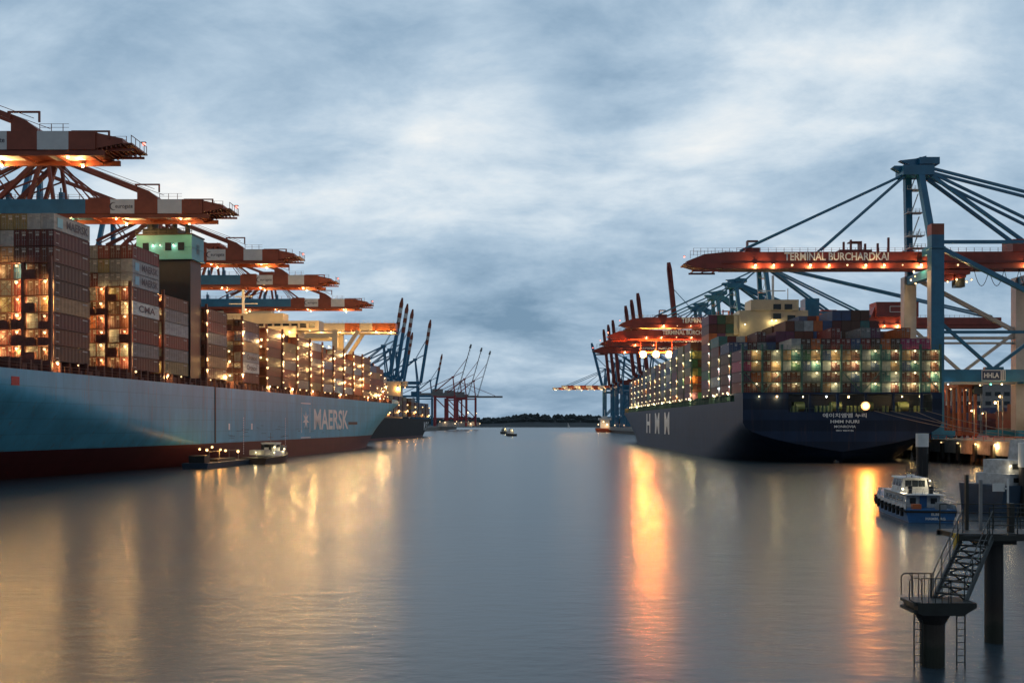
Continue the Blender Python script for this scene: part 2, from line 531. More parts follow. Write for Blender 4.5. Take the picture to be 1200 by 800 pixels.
M_hill = mat('hazed_hill_ground', (0.032, 0.044, 0.052), 0.95, var=0.3, scale=0.02)  # distance haze is put into this blue-grey base colour
hb = MB()
NX = 130
prof = []
for i in range(NX+1):
    x = -1500+3200*i/NX
    h = 17+7*math.sin(i*0.11+1.0)+4*math.sin(i*0.31)+2*math.sin(i*0.83)
    prof.append((x, h))
vs = []
for x, h in prof:
    vs += [(x, 2650, -1), (x, 2720, h*0.55), (x, 2900, h), (x, 3600, h*0.9)]
fs = []
for i in range(NX):
    for k in range(3):
        fs.append((4*i+k, 4*i+4+k, 4*i+5+k, 4*i+1+k))
hb.add(vs, fs)
tag(hb.build('hill', M_hill, smooth=True), 'low dark wooded hill across the river at the horizon', 'hill', kind='structure')
M_tree = mat('hazed_foliage', (0.030, 0.044, 0.050), 0.95, var=0.45, scale=0.03)  # foliage tone greyed towards blue to stand in for haze
tb = MB()
for i in range(1500):
    x = rnd.uniform(-420, 420)
    k = (x+1500)/3200*NX
    h = prof[int(k)][1]
    y = rnd.choice((2722, 2800, 2880, 2900))
    zz = h*(0.55 if y < 2750 else 0.78 if y < 2850 else 1.0)
    r = rnd.choice((2.2, 3, 3.5, 4.5, 5.5, 7.0))
    vs_, fs_ = ico_data()
    tb.add([(x+a*r*rnd.uniform(0.7, 1.5), y+b_*r, zz+r*0.5+c_*r*rnd.uniform(0.7, 1.5)) for a, b_, c_ in vs_], fs_)
tag(tb.build('woodland', M_tree), 'far-off dark woodland covering the hill at the horizon', 'woodland', kind='stuff')

# right quay land and left quay land
rq = MB()
rq.box(112.2, 900, 216, 1320, 5.2, 5.9, 0)
tag(rq.build('quay_ground', M_pave), 'paved container terminal ground of the right quay', 'quay ground', kind='structure')
lq = MB()
lqx = lambda d: -151+0.034*(d-171)
lq.add([(lqx(40), 40, 5.2), (lqx(1750), 1750, 5.2), (-900, 1750, 5.2), (-900, 40, 5.2), (lqx(40), 40, -2), (lqx(1750), 1750, -2), (-900, 1750, -2), (-900, 40, -2)], BOXF)
tag(lq.build('quay_ground', M_pave), 'paved container terminal ground of the left quay', 'quay ground', kind='structure')

# ------------------------------------------------------------------ hull loft
def hull(name, L, zs, B, xlen, mats, boot, parent, ns=72, well=None):
    """B(t, z) half breadth; xlen(z) -> (start, end) of the hull along the ship at height z. ship frame: x starboard, y forward"""
    b = MB()
    ts = [(i/ns) for i in range(ns+1)]
    ts = sorted(set([round(1-(1-t)**1.25, 5) for t in ts]))
    nz = len(zs); nt_ = len(ts)
    idx = {}
    for side in (1, -1):
        for i, t in enumerate(ts):
            for j, z in enumerate(zs):
                s0, s1 = xlen(z)
                idx[side, i, j] = len(b.v)
                b.v.append((side*B(t, z), s0+(s1-s0)*t, z))
    for side in (1, -1):
        for i in range(nt_-1):
            for j in range(nz-1):
                f = (idx[side, i, j], idx[side, i+1, j], idx[side, i+1, j+1], idx[side, i, j+1])
                b.f.append(f if side > 0 else f[::-1])
                b.m.append(1 if (zs[j]+zs[j+1])/2 < boot else 0)
    for j in range(nz-1):            # transom
        if well and zs[j] >= well[1]-.01:
            continue
        b.f.append((idx[-1, 0, j], idx[1, 0, j], idx[1, 0, j+1], idx[-1, 0, j+1]))
        b.m.append(1 if (zs[j]+zs[j+1])/2 < boot else 0)
    i0 = 0
    if well:                         # sunken mooring deck at the stern
        s1, zl, wx0, wx1 = well
        while ts[i0]*L < s1: i0 += 1
        yw = b.v[idx[1, i0, nz-1]][1]; B0 = B(0, zs[-1])-.02
        b.add([(-B0, .01, zl), (B0, .01, zl), (B0, yw, zl), (-B0, yw, zl)], [(0, 1, 2, 3)], 2)
        b.add([(-B0, yw, zl), (B0, yw, zl), (B0, yw, zs[-1]), (-B0, yw, zs[-1])], [(0, 1, 2, 3)], 0)
        b.box(-B0, wx0, .005, .4, zl, zs[-1], 0); b.box(wx1, B0, .005, .4, zl, zs[-1], 0)
    for i in range(i0, nt_-1):       # deck
        b.f.append((idx[1, i, nz-1], idx[1, i+1, nz-1], idx[-1, i+1, nz-1], idx[-1, i, nz-1])); b.m.append(2)
    me = b.mesh(name, mats)
    me.polygons.foreach_set('use_smooth', [abs(p.normal.z) < 0.9 for p in me.polygons])
    o = link(name, me, parent)
    try:
        import bmesh
        bm = bmesh.new(); bm.from_mesh(me)
        bmesh.ops.remove_doubles(bm, verts=bm.verts, dist=0.0005)
        for e_ in bm.edges:
            if len(e_.link_faces) == 2 and e_.calc_face_angle(0) > 0.6:
                e_.smooth = False
        bm.to_mesh(me); bm.free()
    except Exception:
        pass
    return o

# candidate containers from every stack, the largest in view become things
CAND = []          # (distance, world x, y, z, rot, colour, label, group, end_visible, text)
PAL = {
    'maroon': (0.062, 0.010, 0.013), 'dark red': (0.125, 0.014, 0.014), 'rust brown': (0.090, 0.026, 0.015), 'orange': (0.33, 0.085, 0.02),
    'light grey': (0.26, 0.285, 0.30), 'grey': (0.13, 0.145, 0.155), 'white': (0.58, 0.58, 0.55), 'olive': (0.15, 0.13, 0.06), 'dark blue': (0.022, 0.05, 0.13),
    'blue': (0.03, 0.11, 0.22), 'teal': (0.02, 0.10, 0.11), 'green': (0.02, 0.085, 0.05), 'tan': (0.27, 0.165, 0.085), 'magenta': (0.26, 0.022, 0.09),
    'brown': (0.050, 0.021, 0.015), 'purple': (0.085, 0.024, 0.06),
}
for k, c_ in PAL.items():
    mat('container_paint_'+k, c_, 0.55, var=0.28, scale=0.8, stretch=(1, 0.5, 1.3), grime=(0.08, 0.05, 0.03))
CW, CL = 2.44, 12.19
ORD = ['', 'first', 'second', 'third', 'fourth', 'fifth', 'sixth', 'seventh', 'eighth', 'ninth', 'tenth', 'eleventh', 'twelfth', 'thirteenth',
       'fourteenth', 'fifteenth', 'sixteenth', 'seventeenth', 'eighteenth', 'nineteenth', 'twentieth']
def container_mesh(h):
    b = MB()
    g = 0.006
    w, l = CW/2, CL/2
    # frame
    for x in (-w, w-0.16):
        for y in (-l, l-0.16):
            b.box(x, x+0.16, y, y+0.16, 0.02, h-0.02)
    for x in (-w, w-0.12):
        b.box(x+0.002, x+0.118, -l+0.16, l-0.16, 0.03, 0.2); b.box(x+0.002, x+0.118, -l+0.16, l-0.16, h-0.15, h-0.03)
    for y in (-l, l-0.12):
        b.box(-w+0.16, w-0.16, y+0.002, y+0.118, 0.03, 0.2); b.box(-w+0.16, w-0.16, y+0.002, y+0.118, h-0.15, h-0.03)
    # corrugated sides
    n = 40
    for sx in (-1, 1):
        pts = []
        for i in range(n+1):
            y = -l+0.16+(CL-0.32)*i/n
            k = i % 4
            pts.append((sx*(w-(0.03 if k in (0, 1) else 0.07)), y))
        vs = [(x, y, 0.2) for x, y in pts]+[(x, y, h-0.15) for x, y in pts]
        b.add(vs, [(i, i+1, n+2+i, n+1+i) for i in range(n)])
    # front and rear panels, roof and floor
    b.add([(-w+.16, -l+.07, .2), (w-.16, -l+.07, .2), (w-.16, -l+.07, h-.15), (-w+.16, -l+.07, h-.15)], [(0, 1, 2, 3)])
    b.add([(-w+.16, l-.07, .2), (w-.16, l-.07, .2), (w-.16, l-.07, h-.15), (-w+.16, l-.07, h-.15)], [(0, 1, 2, 3)])
    b.add([(-w+.1, -l+.1, h-.06), (w-.1, -l+.1, h-.06), (w-.1, l-.1, h-.06), (-w+.1, l-.1, h-.06)], [(0, 1, 2, 3)])
    b.add([(-w+.1, -l+.1, .1), (w-.1, -l+.1, .1), (w-.1, l-.1, .1), (-w+.1, l-.1, .1)], [(0, 1, 2, 3)])
    for sx in (-1, 1):
        for y0, y1, z0, z1 in ((3.6, 5.3, h-.62, h-.40), (-5.4, -4.2, h-.58, h-.42), (-5.4, -4.5, .55, .68)):
            if sx < 0: y0, y1 = -y1, -y0
            b.box(min(sx*(w-.045), sx*(w-.02)), max(sx*(w-.045), sx*(w-.02)), y0, y1, z0, z1, 1)
    return b.mesh('shipping_container', [MATS['container_paint_maroon'], mat('faded_marking_paint', (.34, .34, .33), .6)])
def door_mesh(h):
    b = MB()
    w, l = CW/2, CL/2
    for x0, x1 in ((-w+.17, -.015), (.015, w-.17)):
        b.box(x0, x1, -l+.012, -l+.06, .21, h-.16, 0)
        for k in (0.3, 0.72):
            xx = x0+(x1-x0)*k
            b.tube((xx, -l-.012, .12), (xx, -l-.012, h-.08), .022, 6, 1)
            b.box(xx-.03, xx+.22, -l-.035, -l-.005, 1.05, 1.1, 1)
    for z in (h-.42, h-.56):
        b.box(.25, 1.0, -l+.002, -l+.011, z, z+.09, 2)
    b.box(.3, .95, -l+.002, -l+.011, h-1.05, h-.72, 2); b.box(-.95, -.35, -l+.002, -l+.011, h-.60, h-.42, 2)
    return b.mesh('door', [MATS['container_paint_maroon'], M_galv, mat('faded_marking_paint', (.34, .34, .33), .6)])
CMESH = {}
def cm(h):
    if h not in CMESH:
        CMESH[h] = (container_mesh(h), door_mesh(h))
    return CMESH[h]

# ================================================================== LEFT: pale blue container ship
TH_L = math.atan(0.096)
UL = Vector((math.sin(TH_L), math.cos(TH_L), 0)); VL = Vector((math.cos(TH_L), -math.sin(TH_L), 0))
S0 = 104.0                                        # distance of the stern along the line of sight
side0 = Vector((-95.8+0.096*S0, S0, 0))           # starboard side at the stern
orgL = side0-VL*29.5
shipL = thing('container_ship', 'huge pale blue container ship with red waterline, stacked high along the left quay', 'container ship', orgL, -TH_L)
def locL(d, inb, z):                              # world point: depth d on the starboard side line, inb metres inboard
    return Vector((-95.8+0.096*d, d, z))-VL*inb
def sL(d):                                        # ship-frame y of depth d on the side line
    return (locL(d, 0, 0)-orgL).dot(UL)
ZD = 18.9
def BL(t, z):
    s = t*390
    zk = 15.6-(s-54)*0.142
    b = 29.5
    if s < 190:
        dz = max(0.0, zk-z)
        b -= 0.75*dz+0.012*dz*dz
    ts = 0.64+0.235*min(1, max(0, z/ZD))**1.3
    p = 2.3
    if t > ts:
        u = min(1.0, (t-ts)/(1-ts))
        b *= max(0.0, 1-u**p)**0.85
    return max(b, 0.0)
zsL = [-2, 0, 1.5, 3, 4.2, 5.2, 6.5, 8, 9.5, 11, 12.5, 14, 15.2, 16.4, 17.6, ZD]
xlL = lambda z: (0.0, 380+16*max(0, z)/ZD)
hull('hull', 399, zsL, BL, xlL, [M_hullblue, M_hulllow, M_deck], 5.2, shipL, 110)
HX = 29.5
# dark fender stripe, marks, lettering and logo on the flat side
mb = MB(); mb.box(HX-.02, HX+.10, sL(243)-.35, sL(243)+.35, 5.3, ZD); mb.build('fender_strip', M_dark, shipL)
sc_ = sL(346)
lettering('MAERSK', 9.3, M_letter, shipL, (HX+.06, sL(345.5), 11.0), PI/2, bold=0.022, width=43)
lg = MB()
cyL, czL = sL(316), 11.0
pts = []
for i in range(14):
    r = 3.1 if i % 2 == 0 else 1.15
    a = PI/2+i*PI/7
    pts.append((cyL+r*math.cos(a)*1.1, czL+r*math.sin(a)))
vs = [(HX+.07, y, z) for y, z in pts]+[(HX+.07, cyL, czL)]
lg.add(vs, [(i, (i+1) % 14, 14) for i in range(14)])
for (z0, z1) in ((czL+5.2, czL+5.5), (czL-5.6, czL-5.3)):
    lg.box(HX-.01, HX+.07, cyL-5.0, cyL+5.0, z0, z1)
for y in (cyL-4.4, cyL+4.4):
    lg.box(HX-.01, HX+.06, y-.1, y+.1, czL-3.9, czL+4.0)
lg.build('star_emblem', M_letter, shipL)
mk = MB(); mk.box(HX-.02, HX+.06, sL(161)-1.1, sL(161)+1.1, 16.2, 17.6); mk.build('hull_mark', mat('red_mark_paint', (0.4, 0.02, 0.03), 0.5), shipL)
mk = MB()
for dd in (252, 268, 352):
    mk.box(HX-.02, HX+.06, sL(dd)-.5, sL(dd)+.5, 8.4, 10.0)
each(mk, 'hull_mark', M_letter, shipL)
mk = MB(); mk.box(HX-.02, HX+.05, sL(368), sL(381), 9.6, 10.6); each(mk, 'hull_mark', M_dark, shipL)
mk = MB()
for dd in (262, 296):
    for k in range(16):
        mk.box(HX-.03, HX+.03, sL(dd)-.2, sL(dd)+.2, 2.0+k*.62, 2.3+k*.62)
mk.build('draught_marks', M_letter, shipL)
mk = MB(); r3 = random.Random(8)
for k in range(26):
    yy = sL(r3.uniform(250, 360)); zz = r3.uniform(5.6, 9.5); ll = r3.uniform(1.5, 7)
    mk.box(HX-.02, HX+.02, yy, yy+ll, zz, zz+r3.uniform(.05, .16))
tag(mk.build('scuff_marks', mat('scuff_grey', (.05, .10, .13), .7, var=.4), shipL), kind='stuff')
# deck railing along the edge and deck gear
rl = MB()
y = 20.0
while y < 360:
    rl.box(HX-.5, HX-.42, y, y+.08, ZD, ZD+1.15)
    y += 2.4
for z in (.55, 1.1):
    rl.box(HX-.49, HX-.43, 20, 360, ZD+z, ZD+z+.06)
rl.build('railing', M_lash, shipL)
co = MB()
co.box(-26.6, 26.6, 42, 346, ZD+.02, ZD+1.9)
y = 42.0
r2 = random.Random(3)
while y < 345:
    co.box(26.6, 28.4, y, y+.5, ZD+.02, ZD+r2.uniform(1.6, 2.3))
    if r2.random() < .6:
        co.box(27.0, 28.2, y+1.0, y+1.0+r2.uniform(.6, 1.6), ZD+.02, ZD+r2.uniform(.6, 1.5))
    y += 3.05
co.build('hatch_coaming', M_deck, shipL)

# bays: start distance, tiers, rows built, base height, tier height
BAYS_L = [(175, 9, 9, 2.9), (204, 9, 7, 2.86), (219, 6, 3, 2.9), (242.5, 6, 3, 2.85), (266, 6, 5, 2.8), (285, 6, 4, 2.75), (299, 6, 3, 2.72), (313, 6, 3, 2.7),
          (326.7, 6, 3, 2.65), (340.7, 6, 2, 2.65), (354.4, 6, 2, 2.6), (368.4, 6, 2, 2.6), (382, 6, 2, 2.6), (396, 6, 2, 2.6), (409.7, 6, 2, 2.6), (423.5, 5, 2, 2.75), (437.5, 5, 2, 2.65), (451, 4, 2, 2.6)]
BLK_L = ['first block from the left', 'second block from the left', 'low block beside the dark funnel casing', 'first block right of the funnel casing']
for i in range(2, 16):
    BLK_L.append(ORD[i]+' block right of the funnel casing')
FORCE_L = {}
def F(bay, tier_from_top, row, col, text=None):
    FORCE_L[bay, tier_from_top, row] = (col, text)
for i, c_ in enumerate(('light grey', 'light grey', 'olive', 'olive', 'maroon', 'dark red', 'grey', 'maroon', 'grey')):
    F(0, 0, i, c_)
F(0, 0, 0, 'light grey', 'MAERSK')
for i, c_ in enumerate(('maroon', 'maroon', 'maroon', 'light grey', 'grey', 'maroon', 'rust brown')):
    F(0, 1, i, c_)
for i, c_ in enumerate(('rust brown', 'maroon', 'brown', 'tan', 'maroon', 'olive')):
    F(0, 2, i, c_)
for i, c_ in enumerate(('brown', 'maroon', 'blue', 'brown', 'maroon')):
    F(0, 3, i, c_)
F(0, 4, 0, 'brown'); F(0, 5, 0, 'tan'); F(0, 6, 0, 'maroon'); F(0, 7, 0, 'rust brown'); F(0, 8, 0, 'brown')
for i, c_ in enumerate(('dark red', 'maroon', 'dark red', 'grey', 'grey', 'maroon')):
    F(1, 0, i, c_)
for i, c_ in enumerate(('light grey', 'grey', 'olive', 'grey', 'maroon')):
    F(1, 1, i, c_)
F(1, 1, 0, 'light grey', 'MAERSK')
for i, c_ in enumerate(('light grey', 'grey', 'grey', 'maroon')):
    F(1, 2, i, c_)
F(1, 2, 0, 'light grey', 'MAERSK')
F(1, 3, 0, 'maroon'); F(1, 4, 0, 'white', 'CMA'); F(1, 5, 0, 'rust brown'); F(1, 6, 0, 'dark red'); F(1, 7, 0, 'grey'); F(1, 8, 0, 'maroon')
F(2, 0, 0, 'rust brown'); F(2, 1, 0, 'grey'); F(2, 2, 0, 'light grey'); F(2, 3, 0, 'dark red')
F(3, 0, 0, 'rust brown'); F(3, 1, 0, 'dark red'); F(4, 1, 0, 'dark blue'); F(4, 2, 0, 'tan'); F(4, 3, 0, 'light grey', 'Cronos'); F(4, 4, 0, 'white', 'Cronos'); F(4, 0, 0, 'brown'); F(4, 5, 0, 'maroon')
colsL = ['maroon']*5+['rust brown']*4+['brown']*5+['grey']*3+['light grey']*2+['olive']*2+['tan']*2+['dark red']*3+['orange']+['blue']
rl_ = random.Random(21)
ZBL = ZD+2.05
LAMPS_L = []
for bi, (d0, nt2, nr, th) in enumerate(BAYS_L):
    y0 = sL(d0); inset = 1.6 if d0 < 405 else 1.6+(d0-405)*0.12
    for r_ in range(nr):
        tiers = nt2-(1 if (rl_.random() < .25 and bi > 2) else 0)
        for k in range(tiers):
            col, txt = FORCE_L.get((bi, nt2-1-k, r_), (rl_.choice(colsL), None))
            if bi > 11 and (bi, nt2-1-k, r_) not in FORCE_L:
                col = rl_.choice(colsL+['orange', 'dark red', 'rust brown'])
            xl = HX-inset-CW/2-r_*2.5
            p = orgL+VL*xl+UL*(y0+CL/2)+Vector((0, 0, ZBL+k*th+0.02))
            row = 'channel-side row' if r_ == 0 else ORD[r_]+' row behind it'
            lab = '%s container, %s tier up, %s, %s' % (col, ORD[k+1], 'outermost row' if r_ == 0 else ORD[r_]+' row inboard', BLK_L[bi])
            CAND.append(((p-Vector((0, 0, 10))).length, p, -TH_L, col, lab, 'containers stacked on the pale blue ship', True, txt, round(th-0.05, 2), r_ == 0, 1))
    # lashing bridge at the near end of the bay
    nl = min(nt2, 6)
    lb = MB()
    yb = y0-1.35
    npost = max(2, (nr+1)//2)
    xr = HX-inset+.15
    for q in range(npost+1):
        px_ = xr-q*5.0
        lb.box(px_-.28, px_+.28, yb-.25, yb+.25, ZD, ZBL+nl*th-(0.3 if q % 2 else -.9))
        for k in range(nl):
            if q < npost:
                z = ZBL+(k+1)*th
                lb.box(px_-4.9, px_-.28, yb-.5, yb+.62, z-.32, z-.16)
                lb.box(px_-4.9, px_-.28, yb-.52, yb-.46, z+.86, z+.92)
                lb.box(px_-4.9, px_-.28, yb-.52, yb-.46, z+.42, z+.46)
                for u in (1.2, 2.5, 3.8):
                    lb.box(px_-u-.03, px_-u+.03, yb-.52, yb-.46, z-.16, z+.9)
                if (q+k) % 3 == 1:
                    lb.beam((px_-.3, yb+.1, z-.3), (px_-4.7, yb+.1, z-th+.1), .1, .1)
    if bi < 6:
        for r_ in range(2*npost+1):
            px_ = xr-r_*2.5
            lb.box(px_-.09, px_+.09, yb+.5, yb+.66, ZD, ZBL+nl*th+.3)
        for k in range(nl):
            z = ZBL+k*th
            for r_ in range(2*npost):
                px_ = xr-r_*2.5
                if rl_.random() < .55:
                    lb.beam((px_-.1, yb+.58, z+.2), (px_-2.4, yb+.58, z+th-.2), .06); lb.beam((px_-2.4, yb+.58, z+.2), (px_-.1, yb+.58, z+th-.2), .06)
                if rl_.random() < .3:
                    lb.box(px_-2.2, px_-.3, yb-.2, yb+.4, z-.16, z+rl_.uniform(.7, 1.7))
    # gantry post beside the outer row, catches the lamp light
    lbo = lb.build('lashing_bridge', M_lash, shipL)
    for q in range(npost):
        for k in range(nl):
            if q == 0 or (rl_.random() < (.8 if bi < 3 else .6)):
                if q == 0 and rl_.random() < (.12 if bi < 3 else .06):
                    continue
                xx = xr-q*5.0-(1.0 if q == 0 and bi < 3 else -.36 if q == 0 else 1.1)
                LAMPS_L.append((lbo, (xx+rl_.uniform(-.15, .15), yb-.2, ZBL+(k+1)*th-.62-rl_.uniform(0, .35)), d0, 'warm_lamp' if bi < 4 else 'bay_lamp'))
    if bi >= 3:
        for k in range(nl-1):
            if rl_.random() < .75:
                LAMPS_L.append((lbo, (xr+rl_.uniform(.1, .5), y0+CL+.35, ZBL+(k+1)*th-rl_.uniform(.5, 1.7)), d0+12, 'bay_lamp'))
    if bi >= 0 and d0 < 440:
        for yy in (y0+.2, y0+7):
            if rl_.random() < .75:
                LAMPS_L.append((None, (HX-1.0, yy, ZD+1.7), d0, 'deck_lamp'))
LAMPS_L.sort(key=lambda a: a[2])
rest = MB()
vs_i, fs_i = ico_data()
for i, (par, p, d, e_) in enumerate(LAMPS_L):
    off = (0, -.3, -.4) if par is None else (-.05 if e_ == 'bay_lamp' else 0, .45, -.4)
    if i < 95:
        lamp(e_, par or shipL, p, off=off)
    else:
        r = .25
        rest.box(p[0]-r*1.2, p[0]+r*1.2, p[1]-r, p[1]+r, p[2]+r*.75, p[2]+r*1.2, 0)
        rest.ball(p, r, 1); lamp_light(e_, shipL, p, off)
tag(rest.build('lamp', [M_grey, LAMPDEF['warm_lamp'][0]], shipL), kind='stuff')

# funnel casing: dark lower part, turquoise top, funnels
ya, yb_ = sL(233.5), sL(239.5)
mb = MB(); mb.box(14.9, 27.4, ya, yb_, ZD, 48.6); cas = mb.build('funnel_casing', mat('dark_navy_casing_paint', (.008, .012, .022), .5, var=.2), shipL)
mb = MB(); mb.box(14.4, 27.9, ya-.5, yb_+.5, 48.6, 54.2); mb.box(14.2, 28.1, ya-.7, yb_+.7, 48.45, 48.9); mb.box(14.3, 28.0, ya-.6, yb_+.6, 51.3, 51.42)
cas2 = mb.build('casing_top', M_cyan, shipL)
mb = MB()
mb.box(14.2, 28.1, ya-.7, yb_+.7, 54.2, 54.5)
for x in (14.3, 16, 18, 20, 22, 24, 26, 27.9):
    mb.box(x, x+.1, ya-.65, ya-.55, 54.5, 55.7)
mb.box(14.2, 28.1, ya-.66, ya-.58, 55.6, 55.75); mb.box(14.2, 28.1, ya-.66, ya-.58, 55.0, 55.1)
mb.box(28.0, 28.08, ya-.6, yb_+.6, 55.6, 55.75)
mb.box(15.5, 24, ya+.5, yb_-1, 54.5, 56.0)
mb.build('casing_rail', M_dark, cas)
for x in (17.0, 22.4, 25.6):
    mb = MB(); mb.tube((x, ya+2.6, 54), (x, ya+2.6, 59.0 if x < 24 else 57.6), 1.3 if x == 17.0 else .6, 14); mb.build('funnel', M_dark, shipL, smooth=False)
mb = MB()
for x in (16.0, 21.5, 24.6):
    mb.box(x, x+1.5, ya-.62, ya-.5, 50.6, 52.4, 0)
each(mb, 'window', M_glass, cas2)
for x in (18.6, 20.4, 23.6):
    lamp('small_lamp', cas2, (x, ya-.85, 51.8))
lettering('|||', 2.4, M_dletter, cas2, (27.98, (ya+yb_)/2, 51.4), PI/2, name='emblem')
# forward bridge house, cream
yh = sL(336)
mb = MB(); mb.box(-22, 20, yh, yh+9, ZD, 43.0); mb.box(-29, 27.5, yh+1, yh+7, 41.5, 44.8); mb.box(-16, 15, yh+1, yh+7, 44.8, 47.5)
for z in (40.6, 37.4, 34.2):
    mb.box(-22.3, 20.3, yh-.3, yh+9.3, z, z+.3)
hs = mb.build('bridge_house', M_cream, shipL)
mb = MB()
for z in (42.4,):
    for x in range(-27, 27, 3):
        mb.box(x, x+2.2, yh+.92, yh+1.0, z, z+1.5)
for z in (35.4, 38.6):
    for x in range(-20, 19, 4):
        mb.box(x, x+1.3, yh-.07, yh, z, z+1.2)
each(mb, 'window', M_glass, hs)
for x in (-12, -5, 2, 8, 14, 18, 25):
    lamp('warm_lamp', hs, (x, yh-1.0, 41.0 if x < 20 else 41.2))
mb = MB(); mb.tube((0, yh+4, 47), (0, yh+4, 56), .5, 8); mb.box(-5, 5, yh+3.8, yh+4.2, 51, 51.3); mb.box(-3, 3, yh+3.8, yh+4.2, 53.5, 53.8); mb.build('radar_mast', M_white, shipL)
mb = MB(); mb.tube((0, 372, ZD), (0, 372, ZD+13), .5, 8, r2=.3); mb.box(-2, 2, 371.7, 372.3, ZD+10, ZD+10.3); mb.build('foremast', M_cream, shipL)
# raised bow bulwark
bw = MB()
prev = None
for i in range(19):
    t = 0.90+0.10*i/18
    y = 396*t; x = BL(t, ZD)
    hgt = 2.6*min(1, (t-.90)/.05)
    for sgn in (1, -1):
        bw.v.append((sgn*x, y, ZD)); bw.v.append((sgn*(x+.3*hgt), y+.5*hgt, ZD+hgt))
    if i:
        o = 4*(i-1)
        for k in (0, 2):
            bw.f.append((o+k, o+k+4, o+k+5, o+k+1)); bw.m.append(0)
bw.build('bow_bulwark', mat('pale_bulwark_paint', (0.26, 0.38, 0.45), .5), shipL)

# ================================================================== RIGHT: navy container ship
TH_R = math.atan(0.012)
UR = Vector((math.sin(TH_R), math.cos(TH_R), 0)); VR = Vector((math.cos(TH_R), -math.sin(TH_R), 0))
SR = 251.0
orgR = Vector((58.2, SR, 0))+VR*25.0
shipR = thing('container_ship', 'navy blue container ship moored stern-on at the right quay', 'container ship', orgR, -TH_R)
ZR = 15.8
def BR(t, z):
    s = t*345
    b = 25.0
    zk = 10.2-s*0.16
    if z < zk:
        h = 7.3+s*0.38
        b = 25.0*max(0.0, 1-((zk-z)/h)**2.0)
    ts = 0.60+0.25*min(1, max(0, z/ZR))**1.2
    if t > ts:
        u = min(1.0, (t-ts)/(1-ts))
        b *= max(0.0, 1-u**2.2)**0.85
    return max(b, 0.0)
ZW = 12.9
zsR = [-2, 0, 1, 2, 2.9, 3.4, 4, 5, 6, 7, 8, 9, 10.2, 11.2, 12.1, ZW, 14, 15, ZR]
hull('hull', 350, zsR, BR, lambda z: (0.0, 338+10*max(0, z)/ZR), [M_navy, M_hulllow, M_deck], 0.3, shipR, 100, well=(11, ZW, -13.5, 22.5))
PX = -25.0
# mooring deck at the stern: pillars, bulkhead, the deck above, bollards
mb = MB()
zt = 17.8
mb.box(-25, 25, .2, 17, zt-.35, zt)                       # container deck above
mb.box(-24.9, 24.9, 10.2, 10.6, ZW+.01, zt-.36)           # bulkhead
for x0, x1 in ((-25, -13.5), (22.5, 25)):
    mb.box(x0, x1, 0.02, .45, ZR+.005, zt-.36)
mb.box(-25, -24.6, .5, 10, ZR+.005, zt-.36); mb.box(24.6, 25, .5, 10, ZR+.005, zt-.36)
for x in range(-8, 22, 7):
    mb.box(x-.3, x+.3, .3, .9, ZW+.01, zt-.36)
st = mb.build('stern_deckhouse', M_navy, shipR)
mb = MB()
for x in (-12, -6, -4, 2, 4, 11, 14, 19):
    mb.tube((x, 2, ZW), (x, 2, ZW+1.6), .35, 8); mb.tube((x+1.0, 2, ZW), (x+1.0, 2, ZW+1.6), .35, 8)
for x in (-9.5, 0, 8, 17):
    mb.tube((x-1.2, 5, ZW+1.5), (x+1.2, 5, ZW+1.5), 1.2, 12); mb.box(x-1.6, x-1.3, 4.0, 6.0, ZW, ZW+2.6)
each(mb, 'winch', mat('winch_green_paint', (0.10, 0.15, 0.07), .5), shipR)
mb = MB()
for x in range(-25, 26, 2):
    mb.box(x-.04, x+.04, .1, .18, zt, zt+1.1)
for z in (.55, 1.08):
    mb.box(-25, 25, .11, .17, zt+z, zt+z+.06)
for x in range(-13, 22, 2):
    mb.box(x-.04, x+.04, .06, .14, ZW, ZW+1.0)
mb.box(-13, 22, .07, .13, ZW+.95, ZW+1.0)
mb.build('railing', M_lashg, shipR)
mb = MB(); mb.box(-.9, .9, 2.5, 8, -3, 3.6); mb.build('rudder', M_grey, shipR)
# white writing on the transom and the big side letters
for s_, sz, zz, w in (('에이치엠엠 누리', 1.2, 11.95, 11.0), ('HMM NURI', 1.1, 10.45, 7.2), ('MONROVIA', .85, 9.2, 5.4), ('IMO 9869186', .55, 8.2, 4.4)):
    lettering(s_, sz, M_letter, shipR, (.6, -.06, zz), 0, bold=0.02, width=w)
for ch, yy in (('H', 190), ('M', 161), ('M', 133)):
    me = text_mesh(ch, 11.5, 'lettering', bold=0.03, width=13.5)
    import bmesh
    bm = bmesh.new(); bm.from_mesh(me)
    for _ in range(2):
        bmesh.ops.subdivide_edges(bm, edges=[e_ for e_ in bm.edges if e_.calc_length() > 1.5], cuts=1)
        bmesh.ops.triangulate(bm, faces=bm.faces)
    bm.to_mesh(me); bm.free()
    for v_ in me.vertices:
        s_ = yy-v_.co.x; z = 9.6+v_.co.z
        v_.co = (-(BR(s_/(338+10*z/ZR), z)+.09), s_, z)
    me.materials.append(M_letter)
    link('lettering', me, shipR)
# deck rail port side
rl = MB()
y = 18.0
while y < 300:
    rl.box(PX+.4, PX+.48, y, y+.08, ZR, ZR+1.15); y += 2.4
for z in (.55, 1.1):
    rl.box(PX+.41, PX+.47, 18, 300, ZR+z, ZR+z+.06)
rl.build('railing', M_lashg, shipR)
co = MB(); co.box(-23, 23, 17.2, 300, ZR+.01, ZR+1.6)
y = 18.0
while y < 300:
    co.box(-24.6, -23, y, y+.4, ZR+.01, ZR+2.2); y += 3.0
co.build('hatch_coaming', M_lashg, shipR)

